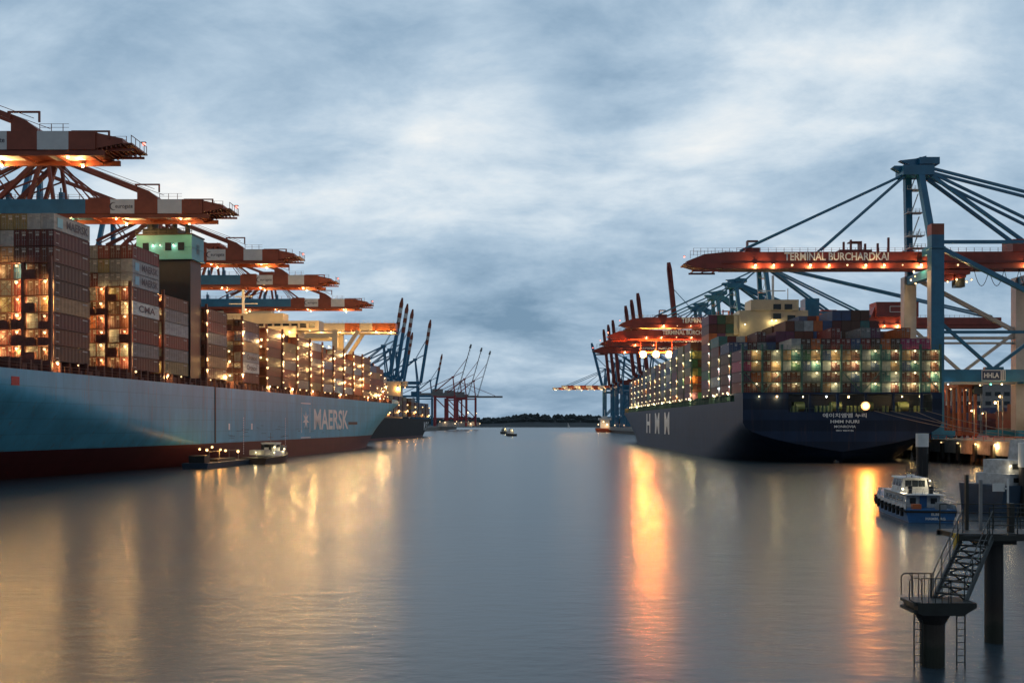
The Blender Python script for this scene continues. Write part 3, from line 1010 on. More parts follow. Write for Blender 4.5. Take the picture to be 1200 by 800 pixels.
BAYS_R = [(2.2, 'stern'), (17.5, ''), (32, ''), (47, ''), (80, ''), (95, ''), (110, ''), (125, ''), (140, ''), (155, ''), (170, ''), (185, ''), (200, ''), (215, ''), (230, ''), (245, ''), (260, '')]
colsR = ['maroon', 'dark red', 'rust brown', 'rust brown', 'dark blue', 'maroon', 'teal', 'brown', 'brown', 'grey', 'orange', 'brown', 'light grey', 'brown', 'purple', 'dark blue']
rr_ = random.Random(5)
LAMPS_R = []
NR = 20
def addR(yb0, zb, k, th, r_, col, blk, txt=None, outer=False):
    xl = PX+CW/2+.15+r_*2.52
    p = orgR+VR*xl+UR*(yb0+CL/2)+Vector((0, 0, zb+k*th+.02))
    lab = '%s container, %s tier up, %s row from left, %s' % (col, ORD[k+1], ORD[r_+1], blk)
    CAND.append(((p-Vector((0, 0, 10))).length, p, -TH_R, col, lab, 'containers stacked on the navy ship', True, txt, round(th-.05, 2), outer, -1))
top1 = [4, 4, 4, 4, 4, 5, 5, 5, 5, 6, 5, 5, 6, 6, 5, 5, 6, 5, 5, 4]
top2 = [5, 5, 5, 6, 5, 6, 7, 7, 7, 7, 7, 8, 8, 8, 8, 7, 6, 6, 5, 4]
top3 = [6, 6, 6, 6, 6, 6, 7, 7, 7, 8, 8, 8, 8, 8, 7, 7, 7, 6, 5, 5]
STC = {0: ('purple', 'purple', 'magenta', 'purple')}
for r_ in range(NR):
    for k in range(top1[r_]):
        col = rr_.choice(colsR)
        if k < 4:
            col = rr_.choice(['brown', 'grey', 'tan', 'brown', 'maroon', 'teal', 'rust brown', 'dark blue', 'green', 'rust brown', 'maroon', 'light grey', 'orange'])
        if r_ == 0: col = ['dark red', 'purple', 'magenta', 'purple'][k]
        if r_ in (16, 17, 18) and k == 4: col = 'magenta'
        if r_ in (16, 17) and k == 5: col = 'orange'
        addR(2.2, zt+.05, k, 2.75, r_, col, 'sternmost block of the navy ship', outer=r_ == 0)
    for k in range(top2[r_]):
        if k >= top1[r_]-1 or r_ == 0:
            addR(17.5, ZR+1.9, k+0, 2.85, r_, rr_.choice(colsR), 'second block from stern, navy ship', outer=r_ == 0)
    for k in range(top3[r_]):
        if k >= top2[r_]-1 or r_ == 0:
            addR(32, ZR+1.9, k, 2.85, r_, rr_.choice(colsR), 'third block from stern, navy ship', outer=r_ == 0)
heights = {3: (9, 3), 4: (7, 3), 5: (7, 2), 6: (7, 2)}
for bi in range(3, len(BAYS_R)):
    yb0 = BAYS_R[bi][0]
    nt2, nr = heights.get(bi, (6, 2))
    if bi > 12: nt2 = 5
    inset = 0
    for r_ in range(nr):
        for k in range(nt2):
            tR = (yb0+CL)/348
            if BR(tR, ZR) < 24: r0 = 1+int((25-BR(tR, ZR))/2.5)
            else: r0 = 0
            addR(yb0, ZR+1.9, k, 2.75, r_+r0, rr_.choice(['maroon', 'dark red', 'rust brown', 'brown', 'olive', 'orange', 'purple', 'green'] if bi < 6 else colsR), ORD[bi+1]+' block from stern, navy ship', outer=r_ == 0)
# lashing bridge at the stern
lb = MB()
yb = .9
for q in range(11):
    x = -24.9+q*4.98
    lb.box(x-.25, x+.25, yb-.25, yb+.25, zt, zt+4*2.75+1.2)
    for k in range(4):
        z = zt+(k+1)*2.75
        if q < 10:
            lb.box(x+.25, x+4.73, yb-.55, yb+.7, z-.3, z-.14)
            lb.box(x+.25, x+4.73, yb-.56, yb-.5, z+.86, z+.92); lb.box(x+.25, x+4.73, yb-.56, yb-.5, z+.4, z+.45)
            for u in (1.2, 2.4, 3.6):
                lb.box(x+u-.03, x+u+.03, yb-.56, yb-.5, z-.14, z+.9)
for q in (0, 1, 5, 6, 9):
    x = -24.9+q*4.98
    s_ = 1 if q in (0, 5, 9) else -1
    xa, xb = (x+.2, x+4.8) if s_ > 0 else (x+4.8, x+.2)
    lb.beam((xa, yb-.4, zt+5.2), (xb, yb-.4, zt+.1), .22, .22)
lbo = lb.build('lashing_bridge', M_lashg, shipR)
for q in range(10):
    for k in range(4):
        if rr_.random() < .93:
            LAMPS_R.append((lbo, (-24.9+q*4.98+(3.7 if q % 2 else 3.5), yb-.3, zt+(k+1)*2.75-.55), 251, 'pale_lamp'))
for bi in range(1, len(BAYS_R)):
    yb0 = BAYS_R[bi][0]; yb = yb0-1.2
    nt2 = 4 if bi < 3 else 6 if bi < 13 else 5
    tR = (yb0+CL)/348
    x0 = -min(25, BR(tR, ZR))+.2
    lb = MB()
    for q in range(3 if bi > 2 else 2):
        x = x0+.2+q*5.0
        lb.box(x-.25, x+.25, yb-.25, yb+.25, ZR, ZR+1.9+nt2*2.75+.5)
        for k in range(nt2):
            z = ZR+1.9+(k+1)*2.75
            lb.box(x+.25, x+4.75, yb-.5, yb+.55, z-.3, z-.14); lb.box(x+.25, x+4.75, yb-.52, yb-.46, z+.86, z+.92)
            lb.beam((x+.2, yb-.3, z-.3), (x+4.7, yb-.3, z-2.7), .12)
    lbo = lb.build('lashing_bridge', M_lashg, shipR)
    for q in range(2):
        for k in range(nt2):
            if rr_.random() < .94:
                LAMPS_R.append((lbo, (x0+(-.35 if q == 0 else 1.0)+q*5.0, yb-.3, ZR+1.9+(k+1)*2.75-.6), SR+yb0, 'port_lamp' if bi > 3 or rr_.random() < .7 else 'cool_lamp'))
    for yy in (yb0+2, yb0+8):
        LAMPS_R.append((None, (x0-.15, yy, ZR+2.5), SR+yb0, 'pale_deck_lamp'))
LAMPS_R.sort(key=lambda a: a[2])
rest = MB()
for i, (par, p, d, e_) in enumerate(LAMPS_R):
    off = (0, -.3, -.4) if par is None else (.45 if d > 255 else 0, .75, -.4)
    if i < 95:
        lamp(e_, par or shipR, p, off=off)
    else:
        r = .26
        rest.box(p[0]-r*1.2, p[0]+r*1.2, p[1]-r, p[1]+r, p[2]+r*.75, p[2]+r*1.2, 0)
        rest.ball(p, r, 1); lamp_light(e_, shipR, p, off)
tag(rest.build('lamp', [M_grey, LAMPDEF['pale_lamp'][0]], shipR), kind='stuff')
# mooring deck lights and the bright stern flood light
for x, m_ in ((-21.0, 'pale_lamp'), (-9.5, 'pale_lamp'), (-3.6, 'cool_lamp'), (15.5, 'warm_lamp'), (20, 'warm_lamp'), (-16.5, 'warm_lamp'), (23.2, 'warm_lamp'), (2, 'warm_lamp')):
    lamp(m_, st, (x, 1.4 if x > -13 else -.4, zt-1.0))
mb = MB(); mb.ball((0, 0, 0), .62, 1); mb.tube((0, .25, 0), (0, .45, 0), 1.1, 18, 2); mb.box(-.9, .9, .46, .85, -.9, .9, 0)  # bulb, added glare disc, housing
link('flood_light', mb.mesh('flood_light', [M_grey, LAMPDEF['stern_flood'][0], E_glare]), st, (5.6, -.95, 14.4)); lamp_light('stern_flood', st, (5.6, -.75, 14.4), (0, -1.1, 0))
# bridge house in cream, behind the third block
yh = 62
mb = MB()
mb.box(-12.5, 9, yh, yh+9, ZR, 45.5)
mb.box(-21, -9.5, yh+.6, yh+7.5, 37.9, 44.2); mb.box(9, 21.5, yh+.6, yh+7.5, 39.3, 43.6)
mb.box(-9, 6, yh-.5, yh+8, 45.5, 48.8)
mb.box(-19, -16, yh+1, yh+6, ZR, 37.9); mb.box(16, 19, yh+1, yh+6, ZR, 39.3)
hs = mb.build('bridge_house', M_cream, shipR)
mb = MB()
for x, z in ((-2, 45.7), (1.5, 45.7), (-2, 42.8), (2.5, 42.2)):
    mb.box(x, x+2.4, yh-.62, yh-.5 if z > 45 else yh-.02, z, z+1.7)
each(mb, 'window', M_glass, hs)
for x in (-2.6, -1.2):
    lamp('pale_lamp', hs, (x, yh-.9, 42.2))
for x, z in ((-11, 41), (-18.5, 37), (-15, 37), (6, 38)):
    lamp('pale_lamp', hs, (x, yh-1.2, z))
mb = MB(); mb.tube((-1, yh+4, 48), (-1, yh+4, 57), .4, 8); mb.box(-5, 3, yh+3.9, yh+4.1, 52, 52.3); mb.tube((4, yh+5, 48), (4, yh+5, 53), .15, 6); mb.build('radar_mast', M_white, shipR)
mb = MB(); mb.box(11, 15.5, yh+10, yh+16, ZR, 50.5); each(mb, 'funnel', M_rblue, shipR)

# mooring lines from the stern to the quay
for i, (xa, za, xb, yb2, zb) in enumerate(((8, ZW+.3, 121, 238, 6.4), (12, ZW+.3, 124, 236, 6.4), (18, ZW+.3, 118, 240, 6.4), (21, ZW+.3, 128, 232, 6.4))):
    a = orgR+VR*xa-UR*.1+Vector((0, 0, za)); b_ = Vector((xb, yb2, zb))
    pts = []
    for k in range(13):
        t = k/12; p = a.lerp(b_, t); p.z -= 2.0*4*t*(1-t)*.35; pts.append(tuple(p))
    mb = MB(); mb.path(pts, .07, 5)
    tag(mb.build('mooring_line', M_rope), 'pale mooring line from the navy stern down to the quay bollards', 'mooring line', 'mooring lines of the navy ship')

# ================================================================== containers: 300 largest become things, the rest one mass
# stacks ashore on the right quay
rq_ = random.Random(11)
blocks = [(150, 268, 3, 3, 3), (163, 300, 4, 4, 2), (128, 330, 5, 3, 3), (150, 345, 5, 4, 3), (175, 330, 4, 3, 3), (168, 270, 3, 3, 2), (140, 400, 7, 5, 2), (165, 400, 6, 5, 2), (190, 380, 5, 4, 2)]
for bi, (x, d, nr, ntt, nb) in enumerate(blocks):
    for b_ in range(nb):
        for r_ in range(nr):
            for k in range(ntt-(1 if rq_.random() < .4 else 0)):
                col = rq_.choice(['maroon', 'dark red', 'dark red', 'rust brown', 'green', 'white', 'dark blue', 'light grey', 'purple', 'orange'])
                if bi == 0 and k == 0: col = ['green', 'green', 'light grey'][r_ % 3]
                p = Vector((x+r_*2.6, d+6.1+b_*13, 5.92+k*2.6))
                lab = '%s container ashore on the right quay, %s tier, %s row, %s stack' % (col, ORD[k+1], ORD[r_+1], ORD[bi*3+b_+1] if bi*3+b_+1 < 21 else 'last')
                CAND.append(((p-Vector((0, 0, 10))).length, p, 0.0, col, lab, 'containers stacked on the right quay', True, None, 2.55, False, 0))
CAND.sort(key=lambda a: a[0])
NIND = 300
restm = MB(); restcols = sorted(PAL)
for i, (dist, p, rz, col, lab, grp, endv, txt, h, outer, sd_) in enumerate(CAND):
    m_ = MATS['container_paint_'+col]
    if i < NIND:
        cme, dme = cm(h)
        o = link('shipping_container', cme, None, p, rz)
        tag(o, lab, 'container', grp)
        o.material_slots[0].link = 'OBJECT'; o.material_slots[0].material = m_
        dk = link('door', dme, o)
        dk.material_slots[0].link = 'OBJECT'; dk.material_slots[0].material = m_
        if txt:
            if txt == 'MAERSK':
                lettering('MAERSK', 2.0, M_dletter, o, (CW/2+.02, 1.6, h*.5), PI/2, width=7.4, bold=.02)
                mb = MB(); mb.box(CW/2-.03, CW/2+.015, -4.9, -3.2, h*.5-.85, h*.5+.85); mb.build('emblem', M_sblue, o)
            else:
                lettering(txt, 1.9, M_dletter, o, (CW/2+.02, .3, h*.5), PI/2, width=7.5, bold=.02)
    else:
        c_, s_ = math.cos(rz), math.sin(rz)
        w, l = CW/2, CL/2
        vs = []
        for z in (0.03, h):
            for a, b_ in ((-w, -l), (w, -l), (w, l), (-w, l)):
                vs.append((p.x+a*c_-b_*s_, p.y+a*s_+b_*c_, p.z+z))
        restm.add(vs, BOXF, restcols.index(col))
if restm.v:
    tag(restm.build('shipping_containers', [MATS['container_paint_'+k] for k in restcols]), 'mass of stacked shipping containers farther along both ships and on the right quay', 'containers', 'containers stacked far off', 'stuff')
print('containers', len(CAND))

# ================================================================== cranes
def rails(b, x0, x1, y, z, m=0, step=2.0, h=1.1):
    x = x0
    while x < x1+.01:
        b.box(x-.05, x+.05, y-.05, y+.05, z, z+h, m); x += step
    b.box(x0, x1, y-.035, y+.035, z+h-.05, z+h, m); b.box(x0, x1, y-.03, y+.03, z+h*.5-.03, z+h*.5+.03, m)

def left_crane(loc, rz, label, lit=0, group='quay cranes with lowered booms over the pale blue ship'):
    """origin on the quay under the pylon; boom tip towards +x at 77"""
    t = thing('quay_crane', label, 'quay crane', loc, rz, group)
    T = 77.0; zb, zt_ = 57.0-loc[2], 60.2-loc[2]; w = 8.0; za = 70.5-loc[2]
    # girder in painted segments
    b = MB(); b.box(-40, T-29.6, 0, w, zb, zt_, 0)
    segs = [(29.6, 24, 1), (24, 18.6, 2), (18.6, 13.4, 1), (13.4, 8.0, 2), (8.0, 3.4, 1)]
    for a, c_, m_ in segs:
        b.box(T-a, T-c_, .004, w-.004, zb+.004, zt_-.004, m_)
    b.prism([(T-3.4, zb+.3), (T+1.2, zb+1.2), (T+1.2, zb+2.0), (T-3.4, zt_-.2)], .3, w-.3, 1)
    boom = b.build('boom', [M_cblue, M_cred, M_cwhite], t)
    # trolley rails under the box and the stepped block where the stay lands
    b = MB()
    for y in (.5, w-.5):
        b.box(-40, T-2, y-.25, y+.25, zb-.9, zb-.002)
    for x in range(-36, int(T)-3, 6):
        b.box(x-.15, x+.15, .76, w-.76, zb-.6, zb-.3)
    b.build('trolley_rail', M_cred, boom)
    b = MB()
    b.prism([(T-18.2, zt_), (T-13.6, zt_), (T-13.6, zt_+.5), (T-15.6, zt_+2.0), (T-18.2, zt_+2.0)], .6, w-.6)
    b.box(T-29.2, T-24.4, .6, w-.6, zt_, zt_+.5)
    each(b, 'stay_block', M_cred, boom)
    b = MB()
    b.box(T-18.6, T-13.0, .2, .5, zt_+3.2, zt_+3.5); b.box(T-18.4, T-18.1, .2, .5, zt_+2.0, zt_+3.2); b.box(T-13.3, T-13.0, .2, .5, zt_+1.6, zt_+3.2)
    b.box(T-7.6, T-1.0, .2, .5, zt_-.1, zt_+.15)
    b.beam((T-6, .35, zt_+.1), (T-4.6, .35, zt_-1.2), .25); b.box(T-1.3, T-1.0, .2, .5, zt_-1.3, zt_-.1)
    rails(b, T-13, T-1, w-.3, zt_, h=1.3); rails(b, T-13, T-8, .2, zt_, h=1.3); rails(b, -38, T-30, .2, zt_, h=1.1, step=2.4)
    for k in range(7):                     # tip platform beams seen from below
        b.beam((T-3.2+k*.8, .4, zb+.2+k*.13), (T-3.2+k*.8, w-.4, zb+.2+k*.13), .22, .4)
    b.box(T-3.4, T+2.6, 1.2, 1.5, zb+.1, zb+.5); b.box(T-3.4, T+2.6, w-1.5, w-1.2, zb+.1, zb+.5)
    b.box(T+1.2, T+2.8, .3, w-.3, zb+1.0, zb+1.25)
    for y in (.4, 2.4, 4.4, 6.4, w-.4):
        b.box(T+2.6, T+2.7, y-.05, y+.05, zb+1.25, zb+2.6)
    b.box(T+2.6, T+2.7, .3, w-.3, zb+2.5, zb+2.6)
    b.build('tip_platform', M_cred, boom)
    # sign panel writing
    o = lettering('eurogate', 1.25, M_dletter, boom, (T-20.9, -.03, zb+1.6), 0, width=3.9)
    b = MB()
    for k in range(10):
        a0, a1 = math.radians(70+k*22), math.radians(70+(k+1)*22)
        wv = .12+.22*math.sin(k/9*PI)
        p = [(T-23.2+r*math.cos(a), -.03, zb+1.6+r*math.sin(a)*.9) for a, r in ((a0, 1.0), (a1, 1.0), (a1, 1.0-wv), (a0, 1.0-wv))]
        b.add(p, [(0, 1, 2, 3)])
    b.build('emblem', M_dletter, boom)
    # pylon on the girder and stays
    xa = T-39
    b = MB()
    for y in (.6, w-.6):
        b.beam((xa, y, za), (xa-10.5, y, zt_), .95, .95); b.beam((xa-.3, y, za), (xa-3.4, y, zt_), .8, .8); b.beam((xa+.6, y, za), (xa+2.0, y, zt_), .7, .7)
        b.beam((xa-1.5, y, za-.3), (xa-17, y, zt_+2.5), .7, .7)
        b.beam((xa-8.5, y, zt_+2), (xa+1.4, y, za-4.5), .3, .3)
    b.box(xa-3.5, xa+2.5, .3, w-.3, za-.7, za+.6)
    each(b, 'pylon', M_cred, t)
    b = MB()
    for y in (.9, w-.9):
        b.beam((xa+1.0, y, za), (T-15.6, y, zt_+1.6), .55, .8)
        b.beam((xa+.5, y, za-1.0), (T-27, y, zt_+.4), .28, .4)
        b.tube((xa+1.2, y+.5, za+.9), (T-14.6, y+.5, zt_+2.6), .06, 5)
    each(b, 'forestay', M_cred, t)
    b = MB()
    for y in (1.2, w-1.2):
        b.tube((xa+1, y, za-.5), (xa+10.5, y, zt_), .13, 5); b.tube((xa+1, y, za-.7), (xa+8.8, y, zt_), .13, 5)
        b.beam((xa-1, y, za), (xa-34, y, 83-loc[2]), .5, .7)
        b.tube((xa-2, y, za-.8), (xa-20, y, zt_), .2, 5); b.tube((xa-14, y, za-1), (xa-7, y, zt_), .2, 5)
    each(b, 'backstay', M_cred, t)
    # deck gear on the girder
    b = MB()
    for x in (2, 8, 13, 21, 29, 36, 41):
        b.box(x, x+.9, 1, 2.2, zt_, zt_+1.8); b.box(x+.2, x+.45, 1.2, 1.5, zt_+1.8, zt_+2.8)
    each(b, 'winch', M_cblue, t)
    # tall frame and portal
    b = MB()
    for y in (-6, w+6):
        b.box(-2.2, 0, y-1, y+1, 0, zb-2); b.box(-34, -31.8, y-1, y+1, 0, zb-2)
        b.box(-31.8, -2.2, y-.8, y+.8, 12, 14); b.box(-31.8, -2.2, y-.7, y+.7, zb-4, zb-2.1)
        b.beam((-31.8, y, 14.2), (-2.2, y, zb-4.2), .9)
        b.beam((-1, y, zb-2), (1.5, 1 if y < 0 else w-1, 83-loc[2]), 1.3, 1.3)
    each(b, 'leg', M_cblue, t)
    b = MB()
    b.box(-2.1, -.1, -5, w+5, zb-3.9, zb-2.2); b.box(-33.9, -31.9, -5, w+5, zb-3.9, zb-2.2)
    b.box(-2.1, -.1, -5, w+5, 12.1, 13.9); b.box(-33.9, -31.9, -5, w+5, 12.1, 13.9)
    each(b, 'portal_beam', M_cblue, t)
    b = MB(); b.box(-30, -14, .5, w-.5, zt_, zt_+6); b.build('machinery_house', M_cred, t)
    b = MB(); b.box(20, 26, 1.2, w-1.2, zb-2.3, zb-.95); b.box(26, 28.4, 2.5, w-2.5, zb-4.2, zb-1.5); b.build('trolley', M_cred, t)
    # flood lights under the girder
    for x in (T-8.5, T-23, T-36, T-48):
        for y in (1.0, w-1.0) if lit else (1.0,):
            lamp('boom_flood', boom, (x, y, zb-1.0))
    lamp('red_beacon', boom, (T+2.2, w-.5, zb+3.0))
    return t
ORDL = ['nearest', 'second', 'third', 'fourth', 'fifth']
for i, (d, xt) in enumerate(((171, -68.2), (223, -66.0), (287, -64.0), (337, -62.4), (401, -59.5))):
    lab = ['nearest crane at far left, its red and white boom tip highest in the sky', 'second crane from the left, blue boom just above the pale blue ship boxes',
           'third crane from the left, boom right of the turquoise funnel casing', 'fourth crane from the left, boom between two similar ones above the cream house',
           'fifth crane from the left, lowest blue boom of the row over the ship'][i]
    left_crane((xt-77, d, 5.9), 0, lab, 1)

# pale lit crane ahead of them
t = thing('quay_crane', 'cream crane lit by lamps with orange boom tip behind the pale blue ship', 'quay crane', (-134, 470, 5.9), 0)
b = MB(); b.box(-40, 55, 0, 8, 48, 51.5, 0); b.box(55, 62, 0, 8, 48, 51.5, 1); b.box(62, 68, 0.01, 7.99, 48.01, 51.49, 0); b.box(68, 79, 0, 8, 48, 51.5, 1)
boom = b.build('boom', [M_cream, M_orange, ], t)
b = MB(); b.box(30, 79, .2, .8, 46.6, 47.2); b.box(30, 79, 7.2, 7.8, 46.6, 47.2)
for x in range(30, 79, 4): b.box(x, x+.3, .3, .7, 47.2, 48)
rails(b, -30, 79, .2, 51.5)
b.build('walkway', M_cream, boom)
b = MB()
for y in (-4, 12):
    b.box(50, 52.5, y-1, y+1, 0, 48); b.box(10, 12.5, y-1, y+1, 0, 48); b.beam((62, y, 47.5), (52.5, y, 33), 1.6); b.box(12.5, 50, y-.8, y+.8, 44, 46)
    b.box(12.5, 50, y-.8, y+.8, 12, 14)
each(b, 'leg', M_cream, t)
b = MB(); b.box(-14, 20, .5, 7.5, 51.5, 58); b.build('machinery_house', M_cream, t)
for x in (14, 26, 34, 44, 53, 60, 70, 77):
    lamp('boom_flood', boom, (x, -.8, 47.2))
for x, z in ((20, 43), (48, 40), (56, 43)):
    lamp('boom_flood', boom, (x, -2, z))

def raised_crane(loc, sgn, label, lean=12, m_leg=None, m_boom=None, L=70, group=None, tips=True, s=1.0, lattice=False, cat='quay crane', apex=True):
    m_leg = m_leg or M_cblue; m_boom = m_boom or M_cblue
    t = thing('quay_crane', label, cat, loc, 0, group)
    def X(x): return sgn*x*s
    b = MB()
    for y in (-9*s, 9*s):
        for x in (0, -30):
            b.beam((X(x), y, 0), (X(x), y, 46*s), (2.8 if lattice else 1.9)*s)
        b.beam((X(0), y, 12*s), (X(-30), y, 12*s), 1.5*s); b.beam((X(0), y, 44*s), (X(-30), y, 44*s), 1.5*s)
        b.beam((X(0), y, 13*s), (X(-30), y, 43*s), .9*s)
        if apex:
            b.beam((X(0), y, 46*s), (X(-3), y*.4, 74*s), 1.2*s); b.beam((X(-3), y*.4, 74*s), (X(-30), y*.6, 52*s), .9*s)
    each(b, 'leg', m_leg, t)
    b = MB(); b.beam((X(0), -9*s, 12*s), (X(0), 9*s, 12*s), 1.5*s); b.beam((X(0), -9*s, 45*s), (X(0), 9*s, 45*s), 1.5*s); b.beam((X(-30), -9*s, 45*s), (X(-30), 9*s, 45*s), 1.5*s)
    if apex: b.box(min(X(-5), X(-1)), max(X(-5), X(-1)), -4*s, 4*s, 73*s, 75*s)
    each(b, 'portal_beam', m_leg, t)
    b = MB(); b.box(min(X(3), X(-55)), max(X(3), X(-55)), -3.5*s, 3.5*s, 46.8*s, 50*s); b.build('girder', m_boom if not tips else m_leg, t)
    b = MB(); b.box(min(X(-18), X(-34)), max(X(-18), X(-34)), -4*s, 4*s, 50.1*s, 56*s); b.build('machinery_house', m_boom, t)
    a = math.radians(lean)
    p0 = Vector((X(3), 0, 48.4*s)); dr = Vector((sgn*math.sin(a), 0, math.cos(a)))
    b = MB()
    k = L*s
    def seg(u0, u1, w_, m_):
        if lattice:
            for yy in (-2.4*s, 2.4*s):
                q = Vector((0, yy, 0)); b.beam(p0+dr*u0*k+q, p0+dr*u1*k+q, .8*s, .8*s, m_)
            n = max(1, int((u1-u0)*14))
            for i in range(n):
                c0 = p0+dr*k*(u0+(u1-u0)*i/n); c1 = p0+dr*k*(u0+(u1-u0)*(i+1)/n)
                b.beam(c0+Vector((0, -2.4*s, 0)), c1+Vector((0, 2.4*s, 0)), .4*s, .4*s, m_)
                b.beam(c0+Vector((sgn*2*s, 0, 0)), c1, .35*s, .35*s, m_)
        else:
            b.beam(p0+dr*u0*k, p0+dr*u1*k, 3.2*s, w_, m_)
    if tips:
        seg(0, .60, 3.4*s, 0); seg(.60, .68, 3.4*s, 1); seg(.68, .74, 3.5*s, 2); seg(.74, .80, 4.6*s, 1); seg(.80, .87, 3.3*s, 2); seg(.87, .93, 4*s, 1)
        b.beam(p0+dr*.93*k, p0+dr*k, 3.0*s, 3.0*s, 1, taper=.45)
    else:
        seg(0, .92, 3.4*s, 0); b.beam(p0+dr*.92*k, p0+dr*k, 3.4*s, 3.0*s, 0, taper=.65); b.beam(p0+dr*.80*k+Vector((0, -2.2*s, 0)), p0+dr*.97*k+Vector((0, -2.2*s, 0)), .5*s, 4.2*s, 0)
    boom = b.build('boom', [m_boom, M_cred, M_cwhite], t)
    b = MB()
    if apex:
        for yy in (-2.5*s, 2.5*s):
            b.beam(p0+dr*.45*k+Vector((0, yy, 0)), (X(-3), yy, 74*s), .5*s); b.beam(p0+dr*.72*k+Vector((0, yy, 0)), (X(-3), yy, 74*s), .4*s)
            b.beam((X(-3), yy, 74*s), (X(-54), yy, 50*s), .6*s)
    else:
        b.beam(p0+dr*.5*k, (X(-20), 0, 57*s), .5*s); b.beam(p0+dr*.75*k, (X(-30), 0, 56*s), .4*s)
    each(b, 'stay', m_leg, t)
    return t
grpR = 'blue cranes with raised striped booms on the left quay'
for i, (d, xb) in enumerate(((900, -113), (945, -113), (990, -112.5))):
    raised_crane((xb, d, 5.9), 1, ['raised striped boom crane, leftmost of the tall trio beyond the ship', 'raised striped boom crane, middle of the tall trio beyond the ship', 'raised striped boom crane, rightmost of the tall trio beyond the ship'][i], 9, group=grpR)
raised_crane((-139, 1240, 5.9), 1, 'raised boom crane half hidden between the tall trio and the lone striped crane', 10, group=grpR)
raised_crane((-103, 1090, 5.9), 1, 'lone raised red and white striped boom crane right of the tall trio', 9, group=grpR)
raised_crane((-130, 1620, 5.9), 1, 'smaller far raised striped boom crane above the black ship bow', 11, group=grpR)
for i, (d, xb) in enumerate(((1500, -86), (1570, -72), (1640, -60))):
    raised_crane((xb, d, 5.9), 1, ['far red-legged lattice crane, leftmost of three past the black ship', 'far red-legged lattice crane, middle of three past the black ship', 'far red-legged lattice crane, rightmost of three past the black ship'][i], 16, M_tred, M_grey, L=78, group='red-legged lattice cranes at the end of the left quay', tips=False, lattice=True)

# red-legged crane with its boom down, at the very end
def lowered_far(loc, sgn, label, m_leg, m_boom, reach=66, back=40, gz=48, s=1.0, lit=0, stripes=False, group=None):
    t = thing('quay_crane', label, 'quay crane', loc, 0, group)
    def X(x): return sgn*x
    b = MB()
    for y in (-9, 9):
        for x in (0, -28):
            b.beam((X(x), y, 0), (X(x), y, gz-1), 1.9)
        b.beam((X(0), y, 12), (X(-28), y, 12), 1.5); b.beam((X(0), y, gz-4), (X(-28), y, gz-4), 1.3); b.beam((X(0), y, 13), (X(-28), y, gz-5), .9)
        b.beam((X(0), y, gz-1), (X(-2), y*.4, gz+27), 1.2)
    each(b, 'leg', m_leg, t)
    b = MB(); b.beam((X(0), -9, 12), (X(0), 9, 12), 1.5); b.beam((X(0), -9, gz-2), (X(0), 9, gz-2), 1.5); b.box(min(X(-4), X(0)), max(X(-4), X(0)), -4, 4, gz+26, gz+28); each(b, 'portal_beam', m_leg, t)
    b = MB(); n = 14
    if stripes:
        for i in range(n):
            u0 = -back+(reach+back)*i/n; u1 = -back+(reach+back)*(i+1)/n
            b.box(min(X(u0), X(u1)), max(X(u0), X(u1)), -2.6, 2.6, gz, gz+3, 1 if i % 2 else 0)
    else:
        b.box(min(X(-back), X(reach)), max(X(-back), X(reach)), -2.6, 2.6, gz, gz+3.0)
    boom = b.build('boom', [m_boom, M_cwhite], t)
    b = MB()
    for y in (-2, 2):
        b.beam((X(-2), y, gz+27), (X(reach*.82), y, gz+3.2), .7); b.beam((X(-2), y, gz+27), (X(reach*.42), y, gz+3.2), .6); b.beam((X(-2), y, gz+27), (X(-back+2), y, gz+3.2), .7)
    each(b, 'stay', m_leg, t)
    for i in range(lit):
        lamp('boom_flood', boom, (X(4+(reach-8)*i/max(1, lit-1)), -2.9, gz-.6))
    return t
lowered_far((-86, 1700, 5.9), 1, 'far crane at the left quay end with its lattice boom lowered over the river', M_tred, M_grey, 70)

